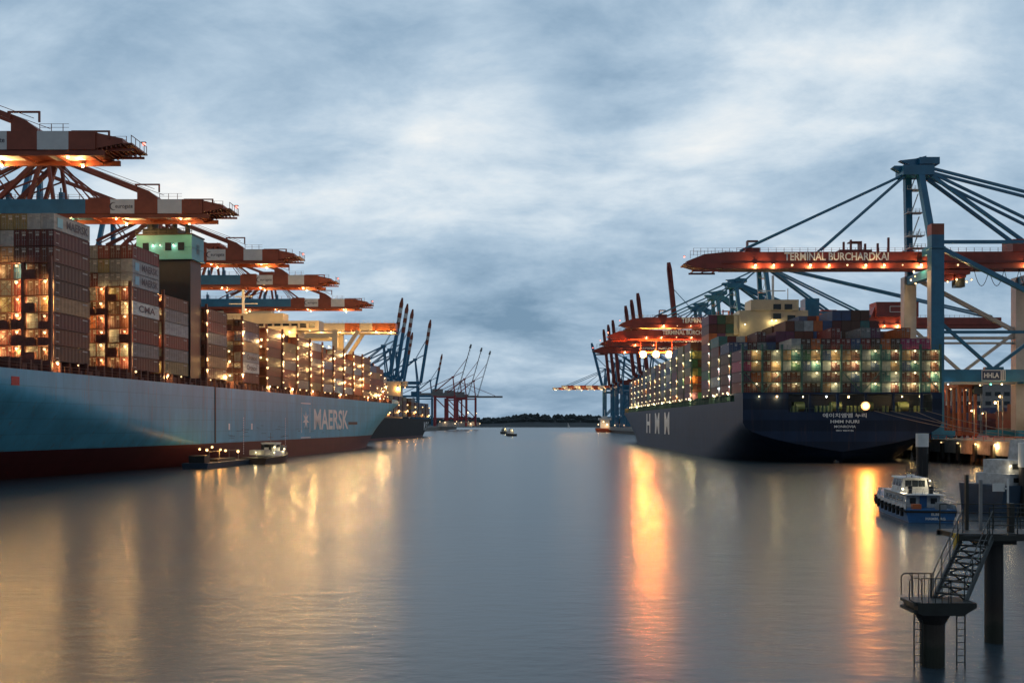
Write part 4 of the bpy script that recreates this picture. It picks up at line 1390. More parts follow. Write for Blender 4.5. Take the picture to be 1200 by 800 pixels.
# ---------------------------------------------------------------- right quay cranes
def right_crane(loc, rz, label, text, group, lamps=12, house=True, tipx=66.5, back=95, cw=19):
    """origin on the quay at the waterside rail between the legs, boom towards -x; y = along the quay"""
    t = thing('quay_crane', label, 'quay crane', loc, rz, group)
    g = loc[2]; zb, zt_ = 53.4-g, 57.8-g; za = 82.6-g
    T = -tipx; w2 = 2.9; hy = cw/2
    b = MB()
    b.box(T+11, back, -w2, w2, zb, zt_)
    b.prism([(T+11, zb), (T+11, zt_), (T+5, zt_-.6), (T, zt_-2.6), (T, zt_-3.5), (T+2.2, zb+.2), (T+6, zb-.4)], -w2+.01, w2-.01)
    b.box(T+10, back, -w2-.45, w2+.45, zb-.32, zb-.01)
    b.box(T+10, back, -w2-.4, -w2-.002, zb+1.15, zb+1.3)
    boom = b.build('boom', M_rred, t)
    b = MB()
    b.box(T-.8, T+2.5, -w2, w2, zb+.9, zb+1.2); b.box(T+1.5, T+9, -w2, -w2+.3, zb-1.1, zb-.6); b.box(T+1.5, T+9, w2-.3, w2, zb-1.1, zb-.6)
    for x in (T+2, T+5, T+8):
        b.beam((x, -w2, zb-.8), (x, w2, zb-.8), .3)
    rails(b, T+2, T+16, -w2+.2, zt_-.9, h=2.0); rails(b, T+14, back-8, -w2+.15, zt_, h=1.15, step=2.2); rails(b, T+2, T+14, w2-.2, zt_-.9, h=2.2)
    b.box(T+17, T+21, -.6, .6, zt_, zt_+1.6); b.box(T+17.4, T+17.7, -1, 1, zt_+1.6, zt_+3.4); b.box(T+17.4, T+20.4, -.9, .9, zt_+3.3, zt_+3.6)
    for x, hh in ((T+44, 3.0), (T+46, 3.6), (T+50, 2.5), (-13, 2.6), (-10, 4.2)):
        b.box(x, x+.5, -1.5, -.9, zt_, zt_+hh)
    b.box(T+43, T+52, -1.8, 1.8, zt_, zt_+.8); b.box(T+49, T+49.3, -1.5, 1.5, zt_+.8, zt_+3.2); b.box(T+46, T+49.3, -1.4, 1.4, zt_+2.9, zt_+3.2)
    b.build('walkway', M_rred, boom)
    lettering(text, 3.0, M_letter, boom, (T+41.8, -w2-.05, (zb+1.3+zt_)/2+.1), 0, bold=.022, width=29.0)
    for i in range(lamps):
        x = T+19+i*5.1*(12/lamps)
        lamp('boom_flood' if i % 3 == 0 else 'boom_light', boom, (x, -w2-.75, zb+.55))
    for x in (28, 34, 52, 58):
        lamp('boom_flood', boom, (x, -w2-.75, zb+.6))
    lamp('red_beacon', boom, (T-.6, -w2, zt_-1.4))
    # legs: petrol blue outside, grey inner faces
    for y in (-hy, hy):
        b = MB()
        b.box(-1.7, 1.7, y-1.5, y+1.5, 0, 61.0-g if y < 0 else zb-1.0, 0)
        b.box(-1.7, 1.7, y-1.49, y+1.49, (61.0 if y < 0 else 60)-g, (64.0 if y < 0 else 60.1)-g, 1)
        b.box(-1.9, 1.9, y-1.9, y+1.9, zt_-.5, zt_, 0) if y < 0 else None
        b.box(-1.76, -1.702, y-1.3, y+1.3, 8, zb-2, 2)
        b.build('leg', [M_rblue, M_cred, M_rgrey] if y < 0 else [M_rgrey, M_rgrey, M_rgrey], t)
        b = MB()
        b.box(30.4, 33.6, y-1.5, y+1.5, 0, zb-1.2, 0)
        each(b, 'leg', [M_rgrey], t)
    # cross frames along the boom direction
    for y, m_ in ((-hy, M_rblue), (hy, M_rgrey)):
        b = MB()
        b.box(1.7, 30.4, y-1.0, y+1.0, 21.3-g, 24.6-g)
        b.box(1.7, 30.4, y-.35, y+.35, 34.4-g, 35.2-g); b.beam((1.5, y, 37.2-g), (15.2, y, 25-g), .8); b.beam((30.4, y, 36-g), (15.8, y, 25-g), .8)
        b.beam((1.5, y, zb-1), (30.4, y, 37-g), 1.1) if y > 0 else b.beam((1.5, y, 57.5-g), (30.4, y, 43-g), 1.2)
        b.box(13.2, 18.0, y-.9, y+.9, 24.6-g, 25.3-g)
        if y < 0:
            b.box(1.5, 34, y-.4, y+.4, 58.8-g, 59.7-g)
        else:
            b.box(1.7, 30.4, y-.3, y+.3, 33-g, 33.6-g)
        each(b, 'cross_beam', m_, t)
    b = MB()
    for x in (0, 32):
        b.box(x-1.2, x+1.2, -hy+1.5, hy-1.5, 21.4-g, 24.2-g); b.box(x-1.1, x+1.1, -hy+1.5, hy-1.5, zb-3.4, zb-1.1)
    b.box(-1.3, 1.3, -hy+1.5, -w2-.5, zt_-1.5, zt_+.6); 
    for y in (-hy, hy):
        b.box(-5, 5, y-.8, y+.8, .6, 2.2); b.box(22, 33, y-.8, y+.8, .6, 2.2)
        for x in (-4, -2, 2, 4, 24, 26, 30, 32):
            b.tube((x, y-.6, .55), (x, y+.6, .55), .5, 10)
    each(b, 'portal_beam', M_rblue, t)
    # sign board on the lower cross beam
    b = MB()
    b.box(12.0, 18.2, -hy-1.12, -hy-1.01, 21.6-g, 24.3-g, 0)
    for x0, x1 in ((11.9, 17.2), (17.35, 18.3)):
        for z in (21.5, 24.3):
            b.box(x0, x1, -hy-1.2, -hy-1.1, z-g, z+.16-g, 1)
        for x in (x0, x1-.14):
            b.box(x, x+.14, -hy-1.2, -hy-1.1, 21.5-g, 24.4-g, 1)
    b.box(17.75, 17.9, -hy-1.2, -hy-1.1, 21.7-g, 24.3-g, 1)
    sg = b.build('sign_board', [mat('sign_navy', (.03, .05, .11), .5), M_letter], t)
    lettering('HHLA', 1.9, M_letter, sg, (14.5, -hy-1.22, 22.95-g), 0, width=4.0, bold=.02)
    # A-frame
    b = MB()
    b.beam((-.6, -hy+.4, zt_+.5), (-1.2, -1.6, za-2), 1.7, 1.7); b.beam((-.2, hy-1, zb-1), (-3.4, 1.6, za-2), 1.8, 1.8)
    b.box(-6.2, 2.4, -3.0, 3.0, za-3.4, za-.7)
    b.prism([(-8.5, za-.9), (-5.6, za-2.6), (-5.6, za-.4), (-8.0, za-.4)], -1.0, 1.0); b.prism([(-6.4, za+1.1), (-2, za-.8), (1, za+.6), (1, za+2.4), (-2, za+1.6)], -.9, .9)
    b.box(-1.4, 4.2, -2.2, 2.2, za-.2, za+1.7)
    each(b, 'pylon', M_rblue, t)
    b = MB()
    for z, x in ((za-6.5, -1.2), (za-13, -1), (za-19.5, -.7), (za-23, -.5)):
        b.box(x-2.2, x+2.4, 1.5, 4.6, z, z+.18); rails(b, x-2.2, x+2.4, 1.5, z+.15, step=1.1, h=1.0); rails(b, x-2.2, x+2.4, 4.6, z+.15, step=1.1, h=1.0)
        b.beam((x-.8, 3, z), (x+1.2, 3, z+5.6), .5, .2)
    b.build('ladder', M_white, t)
    def strut(name, p, q, r, m_=None):
        b = MB()
        for y in (-1.7, 1.7):
            b.beam((p[0], y, p[1]), (q[0], y*1.4, q[1]), r, r*1.2)
        b.build(name, m_ or M_rblue, t)
    strut('forestay', (-5.5, za-3), (T+15, zt_+.4), .42); strut('forestay', (-5.2, za-3.4), (-29, zt_+.4), .45)
    strut('backstay', (1.5, za-1.2), (back-4, zt_+.6), .62); strut('backstay', (1, za-2.6), (27, 61-g), .75); strut('backstay', (1.2, za-2.2), (46, zt_+.5), .6)
    b = MB(); b.box(24, 30.5, -w2-.3, w2+.3, zt_+.01, 61.2-g); each(b, 'stay_block', M_rred, t)
    if house:
        b = MB(); b.box(48, 67, -4.5, 4.5, zt_+.02, zt_+6.8); b.prism([(46, zt_+.02), (48, zt_+.02), (48, zt_+5)], -3, 3); b.build('machinery_house', M_rred, t)
        b = MB()
        for z in (2.2, 4.7):
            b.box(54, 64, -4.62, -4.5, zt_+z, zt_+z+.2)
        for x in (54, 61.5, 63.8):
            b.box(x, x+.2, -4.62, -4.5, zt_+2.2, zt_+4.9)
        b.build('sign_frame', M_letter, t)
    # trolley, operator cabin, cable loops
    b = MB()
    b.box(3.2, 12.5, -2.6, 2.6, zb-1.8, zb-.5); b.box(5, 8.2, -1.8, 1.8, zb-3.4, zb-1.8); b.box(8.5, 11.5, -2.2, 2.2, zb-2.7, zb-1.8)
    tr = b.build('trolley', M_rred, t)
    b = MB(); b.box(9.0, 11.6, -1.3, 1.3, zb-5.2, zb-2.7); b.build('cabin', M_glass, tr)
    for x, z in ((6.5, -3.8), (11.8, -3.9), (9.0, -3.2), (13.2, -3.3)):
        lamp('boom_light', tr, (x, -1.8, zb+z))
    for x, z in ((-3.6, -1.3), (-3.2, -2.6), (-4.4, -3.6), (-3.0, -4.6)):
        lamp('boom_light', boom, (x, -hy+6, zb+z))
    b = MB()
    for i in range(5):
        x0 = 14+i*4.2; pts = [(x0+4.2*k/8, -1.5, zb-.4-4.6*4*(k/8)*(1-k/8)) for k in range(9)]
        b.path(pts, .09, 4)
    b.build('festoon_cable', M_rubber, t)
    for x, m_ in ((14.5, 'green_signal'), (17.5, 'boom_light'), (3, 'cool_lamp')):
        lamp(m_, t, (x, -hy-.8, 20.6-g))
    return t
grpB = 'red boom cranes of the right terminal'
right_crane((115.2, 280, 5.9), math.radians(-0.5), 'nearest right crane on tall blue legs with long dark red lettered boom', 'TERMINAL BURCHARDKAI', grpB, 12)
right_crane((115.8, 452, 5.9), 0, 'second red boom crane at right, lettered boom behind the cream bridge house', 'TERMINAL BURCHARDKAI', grpB, 10, back=105)
crane3 = right_crane((116.2, 512, 5.9), 0, 'third red boom crane at right, lettered boom just above the orange flood lights', 'TERMINAL BURCHARDKAI', grpB, 8, back=60)
# its spreader beam over the navy bow carries three glaring sodium floods
b = MB()
b.box(-51, -33, -.8, .8, 40.2, 41.0)
for x in (-50, -42, -34): b.box(x-.15, x+.15, -.15, .15, 41.0, 47.4)
b.box(-51, -33, -2.2, 2.2, 46.6, 47.1)
sprd = b.build('spreader_beam', M_rred, crane3)
fm = MB(); fm.ball((0, 0, 0), 1.0, 1); fm.tube((0, .45, 0), (0, .75, 0), 1.75, 18, 2); fm.box(-1.6, 1.6, .76, 1.3, -1.5, 1.5, 0)  # bulb with the added glare disc behind it, then the housing
fme = fm.mesh('flood_light', [M_grey, LAMPDEF['sodium_flood'][0], E_glare])
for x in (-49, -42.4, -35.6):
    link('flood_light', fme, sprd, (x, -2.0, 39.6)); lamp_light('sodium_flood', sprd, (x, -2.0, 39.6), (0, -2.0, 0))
right_crane((116.5, 560, 5.9), 0, 'fourth red boom crane at right, its boom tip reaching farthest left', 'TERMINAL BURCHARDKAI', grpB, 6, back=60)
right_crane((116.8, 615, 5.9), 0, 'fifth red boom crane at right, farthest of the lowered ones, blue pylon only just showing', 'TERMINAL BURCHARDKAI', grpB, 6, back=60)
grpC = 'dark red cranes with raised booms on the right quay'
raised_crane((117, 681, 5.9), -1, 'single raised red boom crane standing behind the second lettered boom', 6, M_rblue, M_rred, L=66, group=grpC, tips=False, apex=False)
for i, (d, x) in enumerate(((840, 117), (885, 117), (930, 117))):
    raised_crane((x, d, 5.9), -1, ['raised red boom crane, rightmost of the nearer cluster beyond the navy bow', 'raised red boom crane, middle of the nearer cluster beyond the navy bow', 'raised red boom crane, leftmost of the nearer cluster beyond the navy bow'][i], 7, M_rblue, M_rred, L=66, group=grpC, tips=False)
for i, (d, x) in enumerate(((1060, 117), (1110, 117), (1165, 117))):
    raised_crane((x, d, 5.9), -1, ['raised red boom crane, rightmost of the farther cluster beyond the navy bow', 'raised red boom crane, middle of the farther cluster beyond the navy bow', 'raised red boom crane, leftmost of the farther cluster beyond the navy bow'][i], 6, M_rblue, M_rred, L=66, group=grpC, tips=False)
grpD = 'blue cranes at the far end of the right quay'
lowered_far((127, 1230, 5.9), -1, 'far blue crane with striped boom lowered, nearer of the last pair at right', M_cblue, M_cred, 66, lit=8, stripes=True, group=grpD)
lowered_far((120, 1300, 5.9), -1, 'far blue crane with striped boom lowered, last on the right quay', M_cblue, M_cred, 67, lit=8, stripes=True, group=grpD)
raised_crane((119, 1270, 5.9), -1, 'far blue crane with thin raised boom between the last lowered pair', 14, M_cblue, M_cblue, L=60, group=grpD, tips=False)

# ================================================================== quay wall at right with piles, lights and red rail
t = thing('quay_wall', 'dark piled quay wall with a lamp-lit concrete edge at right', 'quay wall')
b = MB(); b.box(111.2, 112.19, 214, 1322, 2.6, 5.88); b.box(112.2, 400, 214, 215.99, 2.6, 5.88); b.build('capping_beam', M_conc, t)
b = MB(); b.box(113.5, 114.5, 217, 1318, -2, 2.59); b.box(114.5, 400, 217, 217.6, -2, 2.59); b.build('wall', M_pile, t)
for i in range(40):
    b = MB(); b.tube((112.0, 216+i*6.5, -2), (112.0, 216+i*6.5, 2.6), .5, 10); b.build('pile', M_pile, t)
b = MB()
for k in range(30):
    y = 216+k*5; b.box(111.7, 111.78, y, y+.08, 5.9, 7.0)
b.box(111.71, 111.77, 216, 365, 6.9, 7.0); b.box(111.71, 111.77, 216, 365, 6.4, 6.47)
b.build('railing', mat('red_rail_paint', (.45, .05, .04), .5), t)
for k in range(9):
    lamp('warm_lamp', t, (110.8, 219+k*9.5, 5.1))
b = MB()
for k in range(14):
    b.box(110.6, 111.2, 220+k*9, 221.2+k*9, .8, 5.0)
b.build('fender', M_rubber, t)
for i, (x, y, h_) in enumerate(((128, 262, 10), (141, 262, 10), (133, 300, 15), (150, 250, 16), (158, 262, 17), (167, 268, 15), (120, 252, 7))):
    t = thing('lamp_post', ['short lamp post on the right quay before green boxes', 'lamp post on the right quay beside the red stacks', 'lamp post far back among the quay stacks', 'tall lamp post on the quay under the blue cross beam',
              'tallest lamp post on the right quay before red stacks', 'rightmost lamp post on the quay near the grey crane leg', 'low lamp post beside the navy ship mooring lines'][i], 'lamp post', (x, y, 5.9), 0, 'lamp posts on the right quay')
    b = MB(); b.tube((0, 0, 0), (0, 0, h_), .14, 8, r2=.09); b.box(-1.0, .1, -.08, .08, h_, h_+.12); b.build('pole', M_galv, t)
    lamp('amber_lamp', t, (-.9, 0, h_-.35), name='lamp_head')
for x, y, h_ in ((137, 278, 12), (144, 306, 17), (152, 322, 17), (147, 280, 9), (160, 290, 11), (172, 310, 16), (130, 280, 8)):
    t = thing('lamp_post', 'slim lamp post deep among the container stacks on the right quay', 'lamp post', (x, y, 5.9), 0, 'slim lamp posts among the quay stacks')
    b = MB(); b.tube((0, 0, 0), (0, 0, h_), .12, 8, r2=.08); b.box(-.9, .1, -.08, .08, h_, h_+.12); b.build('pole', M_galv, t)
    lamp('amber_lamp', t, (-.8, 0, h_-.35), name='lamp_head')
# straddle carrier and dark office on the quay, seen under the crane
t = thing('straddle_carrier', 'red and green straddle carrier with lamps parked on the right quay', 'straddle carrier', (133, 296, 5.9), 0)
b = MB()
for x in (-2.4, 2.4):
    for y in (-5, -1.8, 1.8, 5): b.box(x-.35, x+.35, y-.35, y+.35, .8, 14.5)
    b.box(x-.5, x+.5, -6, 6, .6, 1.6)
b.build('frame', M_cred, t)
b = MB(); b.box(-3.2, 3.2, -6, 6, 14.5, 17); b.box(-2.6, 2.6, -5, 1, 17, 18.4); b.build('top_deck', M_cred, t)
b = MB(); b.box(1.0, 3.4, -7.4, -6.05, 12.6, 15); b.build('cabin', M_glass, t)
for x in (-2.4, 2.4):
    b = MB()
    for y in (-5, -2, 2, 5): b.tube((x-.3, y, .6), (x+.3, y, .6), .6, 12)
    b.build('wheel', M_rubber, t)
for x, z in ((-1, 13.8), (2.6, 13.8), (3.0, 9.0), (0, 10)):
    lamp('deck_lamp', t, (x, -6.6, z))
t = thing('office_building', 'dark flat-roofed terminal building behind the red stacks at right', 'building', (205, 430, 5.9), 0)
b = MB(); b.box(-14, 12, 0, 14, 0, 22); b.build('wall', M_grey, t)
b = MB(); b.box(-15, 13, -1, 15, 22, 22.8); b.box(-10, 6, 3, 12, 22.8, 26); b.build('roof', M_dark, t)
b = MB()
for k in range(6):
    for z in (4, 8, 12, 16): b.box(-12.5+k*4, -10+k*4, -.06, -.005, z, z+1.7)
each(b, 'window', M_glass, t)

# ================================================================== black ship beyond the pale blue one
TH_B = math.atan(0.085)
t = thing('container_ship', 'black container ship with white bow letters, beyond the pale blue ship', 'container ship', (-105, 560, 0), -TH_B)
def BB(tt, z):
    b = 22.0
    ts = .62+.2*min(1, max(0, z/13))
    if tt > ts:
        b *= max(0, 1-((tt-ts)/(1-ts))**2.2)**.85
    return b
hull('hull', 270, [-2, 0, 1.2, 3, 5, 7, 9, 11, 13.5], BB, lambda z: (0, 262+10*max(0, z)/13.5), [M_black, M_hulllow, M_deck], 1.0, t, 50)
for ch, yy in (('M', 197), ('S', 205), ('C', 213)):
    me = text_mesh(ch, 8.5, 'lettering', bold=.03, width=5.0)
    bm = bmesh.new(); bm.from_mesh(me)
    bmesh.ops.subdivide_edges(bm, edges=[e_ for e_ in bm.edges if e_.calc_length() > 1.5], cuts=1); bmesh.ops.triangulate(bm, faces=bm.faces)
    bm.to_mesh(me); bm.free()
    for v_ in me.vertices:
        s_ = yy+v_.co.x; z = 7.8+v_.co.z
        v_.co = (BB(s_/(262+10*z/13.5), z)+.12, s_, z)
    me.materials.append(M_letter); link('lettering', me, t)
rb = random.Random(4)
cargo = MB(); cc = ['maroon', 'brown', 'rust brown', 'olive', 'dark blue', 'grey']
for yb0 in (30, 45, 60, 75, 90, 105, 120, 150, 165, 180, 195, 210, 225):
    hh = 5 if yb0 < 160 else 4 if yb0 < 215 else 3
    for k in range(hh):
        for r_ in range(2):
            bx = BB((yb0+12)/270, 13.5)-1.2-r_*2.5
            cargo.box(bx-2.4, bx, yb0, yb0+12.2, 14.6+k*2.7, 14.6+k*2.7+2.6, rb.randrange(6))
tag(cargo.build('deck_cargo', [MATS['container_paint_'+c_] for c_ in cc], t), kind='stuff')
b = MB(); b.box(-16, 16, 136, 143, 13.5, 39); b.box(-20, 20, 137, 142, 36, 39.5); b.build('bridge_house', M_cream, t)
b = MB()
for x in range(-18, 18, 4): b.box(x, x+2.6, 136.9, 136.98, 37.2, 38.6)
each(b, 'window', M_glass, t)
b = MB(); b.tube((0, 252, 13.5), (0, 252, 24), .4, 8); b.build('foremast', M_cream, t)
for yb0 in (44, 74, 104, 134, 164, 194, 224, 250):
    for k in range(2):
        bx = BB((yb0)/270, 13.5)-.8
        lamp('far_lamp', t, (bx, yb0, 16+k*5+rb.uniform(0, 3)))
for x in (-14, 4, 14, 19): lamp('far_lamp', t, (x, 136, 35))

# lit feeder ship at the far right quay and lit far-left terminal sheds
t = thing('feeder_ship', 'small lit ship with red hull under the far blue cranes', 'ship', (112, 1150, 0), 0)
b = MB(); b.prism([(-16, 4.5), (-14, -1), (60, -1), (60, 4.5)], -7, 7); b.build('hull', M_cred, t)
b = MB(); b.box(-10, 0, -5, 5, 4.5, 14); b.box(-12, 2, -6.5, 6.5, 14, 16.5); b.box(-8, -2, -3, 3, 16.5, 18.5); b.build('deckhouse', M_white, t)
b = MB(); b.box(4, 56, -5.5, 5.5, 4.5, 6.2); b.build('hold', M_deck, t)
b = MB(); b.tube((-5, 0, 18), (-5, 0, 26), .3, 6); b.build('mast', M_white, t)
for x, z in ((-13, 9), (-7, 12), (-3, 9), (6, 8), (16, 8), (26, 8.5), (40, 8)): lamp('terminal_flood', t, (x, -8.2, z))
for i, (x, y, w_) in enumerate(((-90, 1480, 30), (-72, 1560, 30), (-60, 1660, 26))):
    t = thing('terminal_shed', ['long pale lit shed at left quay end, nearest of three', 'long pale lit shed at left quay end, middle of three', 'long pale lit shed at left quay end, last before the river'][i], 'shed', (x-20, y, 5.3), 0, 'lit sheds at the end of the left quay')
    b = MB(); b.box(0, w_, 0, 14, 0, 6.5); b.build('wall', M_rgrey, t)
    b = MB(); b.prism([(-.5, 6.5), (w_+.5, 6.5), (w_/2, 8.5)], -.5, 14.5); b.build('roof', M_grey, t)
    for k in (0, 1, 3): lamp('terminal_flood', t, (3+k*w_/4+i*2, -2.2, 7.5-k))
for i, (x, y) in enumerate(((-64, 1450), (-57, 1600))):
    t = thing('flood_light_mast', ['bright flood light mast at the tip of left quay, nearer one', 'bright flood light mast at the tip of left quay, farther one'][i], 'light mast', (x, y, 5.3), 0, 'flood light masts at the left quay tip')
    b = MB(); b.tube((0, 0, 0), (0, 0, 22), .3, 8); b.build('pole', M_grey, t)
    lamp('terminal_flood', t, (0, -.8, 21), name='lamp_head')

# ================================================================== small craft
def boat_hull(b, L, B, h, m=0, sheer=.6):
    n = 14
    for i in range(n+1):
        tt = i/n; y = L*tt
        w = B/2*(1-max(0, (tt-.55)/.45)**2.2)
        zt2 = h+sheer*max(0, tt-.4)**1.5*2
        y2 = y+(.06*L if i == n else 0)
        b.v += [(-w, y2, zt2), (-w*.86, y, -.3), (w*.86, y, -.3), (w, y2, zt2)]
    base = len(b.v)-4*(n+1)
    for i in range(n):
        o = base+4*i
        for k in range(3):
            b.f.append((o+k, o+k+4, o+k+5, o+k+1)); b.m.append(m)
        b.f.append((o+3, o+7, o+4, o)); b.m.append(m)
    b.f.append((base, base+1, base+2, base+3)); b.m.append(m)
# pilot boat, right
t = thing('pilot_boat', 'blue and white pilot boat with white lettered stern near the pier stairs', 'boat', (42.3, 100.5, 0), math.radians(-8)); t.scale = (.84, .84, .74)
b = MB(); boat_hull(b, 24, 5.8, 1.75, 0, 1.2); b.build('hull', M_bblue, t)
def bw(y): return 5.8/2*(1-max(0, (y/24-.55)/.45)**2.2)
def bz(y): return 1.75+1.2*max(0, y/24-.4)**1.5*2
b = MB(); b.box(-2.95, 2.95, -.14, .02, 1.35, 1.6)
for sx in (-1, 1):
    for k in range(22):
        y = k*1.0; b.beam((sx*(bw(y)+.04), y, bz(y)-.25), (sx*(bw(y+1)+.04), y+1, bz(y+1)-.25), .18, .26)
    for k in range(9):
        y = 1.2+k*2.1; b.tube((sx*(bw(y)+.16), y, bz(y)-1.0), (sx*(bw(y)+.16), y, bz(y)+.2), .2, 8)
b.build('fender', M_rubber, t)
b = MB()
for sx in (-1, 1):
    for k in range(22):
        y = k*1.0
        b.add([(sx*bw(y), y, bz(y)), (sx*bw(y+1), y+1, bz(y+1)), (sx*(bw(y+1)-.06), y+1, bz(y+1)+.62), (sx*(bw(y)-.06), y, bz(y)+.62),
               (sx*(bw(y)-.09), y, bz(y)), (sx*(bw(y+1)-.09), y+1, bz(y+1)), (sx*(bw(y+1)-.14), y+1, bz(y+1)+.62), (sx*(bw(y)-.14), y, bz(y)+.62)], [(0, 1, 2, 3), (4, 5, 6, 7), (3, 2, 6, 7)])
each(b, 'bulwark', mat('worn_white_paint', (.42, .44, .45), .6, var=.3, scale=1.5), t)
b = MB(); b.box(-2.0, 2.0, 3.4, 15.5, 1.75, 3.5); b.box(-2.25, 2.25, 2.2, 15.8, 3.5, 3.6); cab = b.build('deckhouse', MATS['worn_white_paint'], t)
b = MB(); b.prism([(-1.75, 3.6), (1.75, 3.6), (1.4, 5.5), (-1.4, 5.5)], 7.4, 12.5); b.prism([(-1.65, 5.5), (1.65, 5.5), (1.5, 5.68), (-1.5, 5.68)], 7.0, 13); b.build('wheelhouse', MATS['worn_white_paint'], t)
b = MB()
for x0, x1 in ((-1.2, -.45), (-.35, .35), (.45, 1.2)): b.box(x0, x1, 7.32, 7.39, 4.4, 5.3)
b.box(-1.6, -.9, 3.33, 3.39, 2.3, 3.1); b.box(.85, 1.6, 3.33, 3.39, 2.3, 3.1)
for k in range(5): b.box(-2.06, -2.005, 5+k*2, 6.3+k*2, 2.5, 3.1)
for k in range(3): b.add([(-1.62, 7.9+k*1.5, 4.4), (-1.62, 9.1+k*1.5, 4.4), (-1.46, 9.1+k*1.5, 5.3), (-1.46, 7.9+k*1.5, 5.3)], [(0, 1, 2, 3)])
each(b, 'window', M_glass, t)
b = MB(); b.box(-.45, .4, 3.33, 3.39, 1.8, 3.4); b.build('door', M_bblue, t)
b = MB(); b.tube((0, 9, 5.6), (0, 9, 9.2), .07, 8); b.box(-1.1, 1.1, 8.96, 9.04, 7.3, 7.37); b.box(-.6, .6, 8.9, 9.1, 6.4, 6.55)
b.tube((1.1, 8, 5.6), (1.1, 8, 8.2), .03, 5); b.tube((-.9, 8, 5.6), (-.9, 8, 7.9), .03, 5); b.tube((0, 9, 8.9), (0, 15.5, 3.6), .02, 4); b.tube((0, 9, 8.9), (0, 2.5, 3.6), .02, 4)
b.build('mast', M_dark, t)
b = MB(); b.tube((-.3, 8.3, 5.9), (-.3, 8.3, 6.1), .5, 12); b.build('radar', M_white, t)
for sx in (-1.3, 1.2):
    b = MB(); b.tube((sx, 4.6, 3.6), (sx, 4.6, 4.7), .28, 10); b.build('funnel', M_dark, t)
b = MB()
for k in range(12):
    y = .2+k*1.8
    for sx in (-1, 1):
        b.tube((sx*(bw(y)-.12), y, bz(y)+.6), (sx*(bw(y)-.12), y, bz(y)+1.15), .022, 5)
        if k < 11:
            y2 = y+1.8; b.tube((sx*(bw(y)-.12), y, bz(y)+1.15), (sx*(bw(y2)-.12), y2, bz(y2)+1.15), .022, 5)
for k in range(6):
    x = -2+k*.8; b.tube((x, 2.3, 3.6), (x, 2.3, 4.4), .02, 5)
b.tube((-2.1, 2.3, 4.4), (2.1, 2.3, 4.4), .022, 5); b.tube((-2.1, 2.3, 4.4), (-2.1, 7, 4.4), .022, 5)
b.build('railing', M_galv, t)
b = MB(); b.box(.7, 1.9, .3, .9, 1.76, 2.7); b.build('deck_locker', M_grey, t)
b = MB(); b.box(-1.9, -.9, .8, 1.7, 1.76, 2.4); b.build('winch', M_orange, t)
lettering('ELBE', .48, M_letter, t, (.5, -.05, 1.12), 0, bold=.02)
lettering('HAMBURG', .48, M_letter, t, (.5, -.05, .52), 0, bold=.02)
lamp('small_lamp', cab, (-1.95, 5.5, 4.2)); lamp('small_lamp', cab, (1.6, 6.6, 5.3))
# second boat, right, behind the pier
t = thing('service_boat', 'dark blue boat with white upper works half hidden behind the pier rails', 'boat', (51.8, 110, 0), math.radians(-75))
b = MB(); boat_hull(b, 28, 7, 3.3, 0, .8); b.build('hull', mat('dark_boat_blue', (.02, .045, .08), .4), t)
b = MB(); b.box(-2.6, 2.6, 1.5, 20, 3.2, 4.5); b.box(-2.0, 2.0, 2.0, 4.4, 4.5, 6.0); b.prism([(-2.1, 4.5), (2.1, 4.5), (1.5, 8.2), (-1.5, 8.2)], 5.2, 10); b.build('deckhouse', MATS['worn_white_paint'], t)
b = MB(); b.box(2.605, 2.66, 2, 19, 3.6, 4.1); b.box(1.72, 1.95, 6, 9.2, 6.2, 7.2); b.box(2.005, 2.06, 2.4, 4.0, 5.0, 5.6); each(b, 'window', M_glass, t)
b = MB(); b.tube((0, 7.5, 8), (0, 7.5, 11), .12, 8); b.box(-.8, .8, 7.4, 7.6, 9.6, 9.7); b.build('mast', M_white, t)
lamp('small_lamp', t, (2.3, 1.9, 5.4)); lamp('small_lamp', t, (2.3, 5.4, 5.4))

# tug and barge alongside the pale blue ship
t = thing('tug_boat', 'black tug with white wheelhouse alongside the red waterline of the blue ship', 'tug boat', (-63.5, 244, 0), -TH_L)
b = MB(); boat_hull(b, 24, 7, 1.6, 0, 1.2); b.build('hull', M_dark, t)
b = MB(); b.box(-2.4, 2.4, 9, 17, 1.7, 2.9); b.prism([(-1.7, 2.9), (1.7, 2.9), (1.9, 4.9), (-1.9, 4.9)], 11.5, 15); b.box(-2.0, 2.0, 11.2, 15.3, 4.9, 5.1); wh = b.build('wheelhouse', M_white, t)
b = MB(); b.box(1.6, 1.93, 11.9, 14.6, 3.9, 4.6); b.box(-1.5, 1.5, 11.35, 11.45, 3.9, 4.6); each(b, 'window', M_glass, t)
b = MB(); b.tube((-1.0, 9.8, 2.9), (-1.0, 9.8, 4.6), .4, 10); b.tube((1.0, 9.8, 2.9), (1.0, 9.8, 4.6), .4, 10); each(b, 'funnel', M_dark, t)
b = MB(); b.tube((0, 13, 5.0), (0, 13, 7.6), .08, 6); b.box(-.8, .8, 12.9, 13.1, 6.4, 6.5); b.build('mast', M_grey, t)
b = MB(); b.box(-2, 2, 3, 7, 2.2, 3.4); b.box(-1.2, 1.2, 20, 22, 3, 4.2); each(b, 'winch', M_grey, t)
for p in ((1.8, 10.6, 4.0), (2.6, 16.0, 3.4), (0, 2, 2.9), (2.8, 7.5, 2.7)): lamp('pale_lamp', wh, p)
t = thing('work_barge', 'low dark barge with orange lamps tied beside the blue ship hull', 'barge', (-69.8, 219, 0), -TH_L)
b = MB(); b.prism([(-3.0, 1.25), (-2.7, -.5), (2.7, -.5), (3.0, 1.25)], 0, 28); b.build('hull', mat('barge_blue', (.02, .04, .07), .5), t)
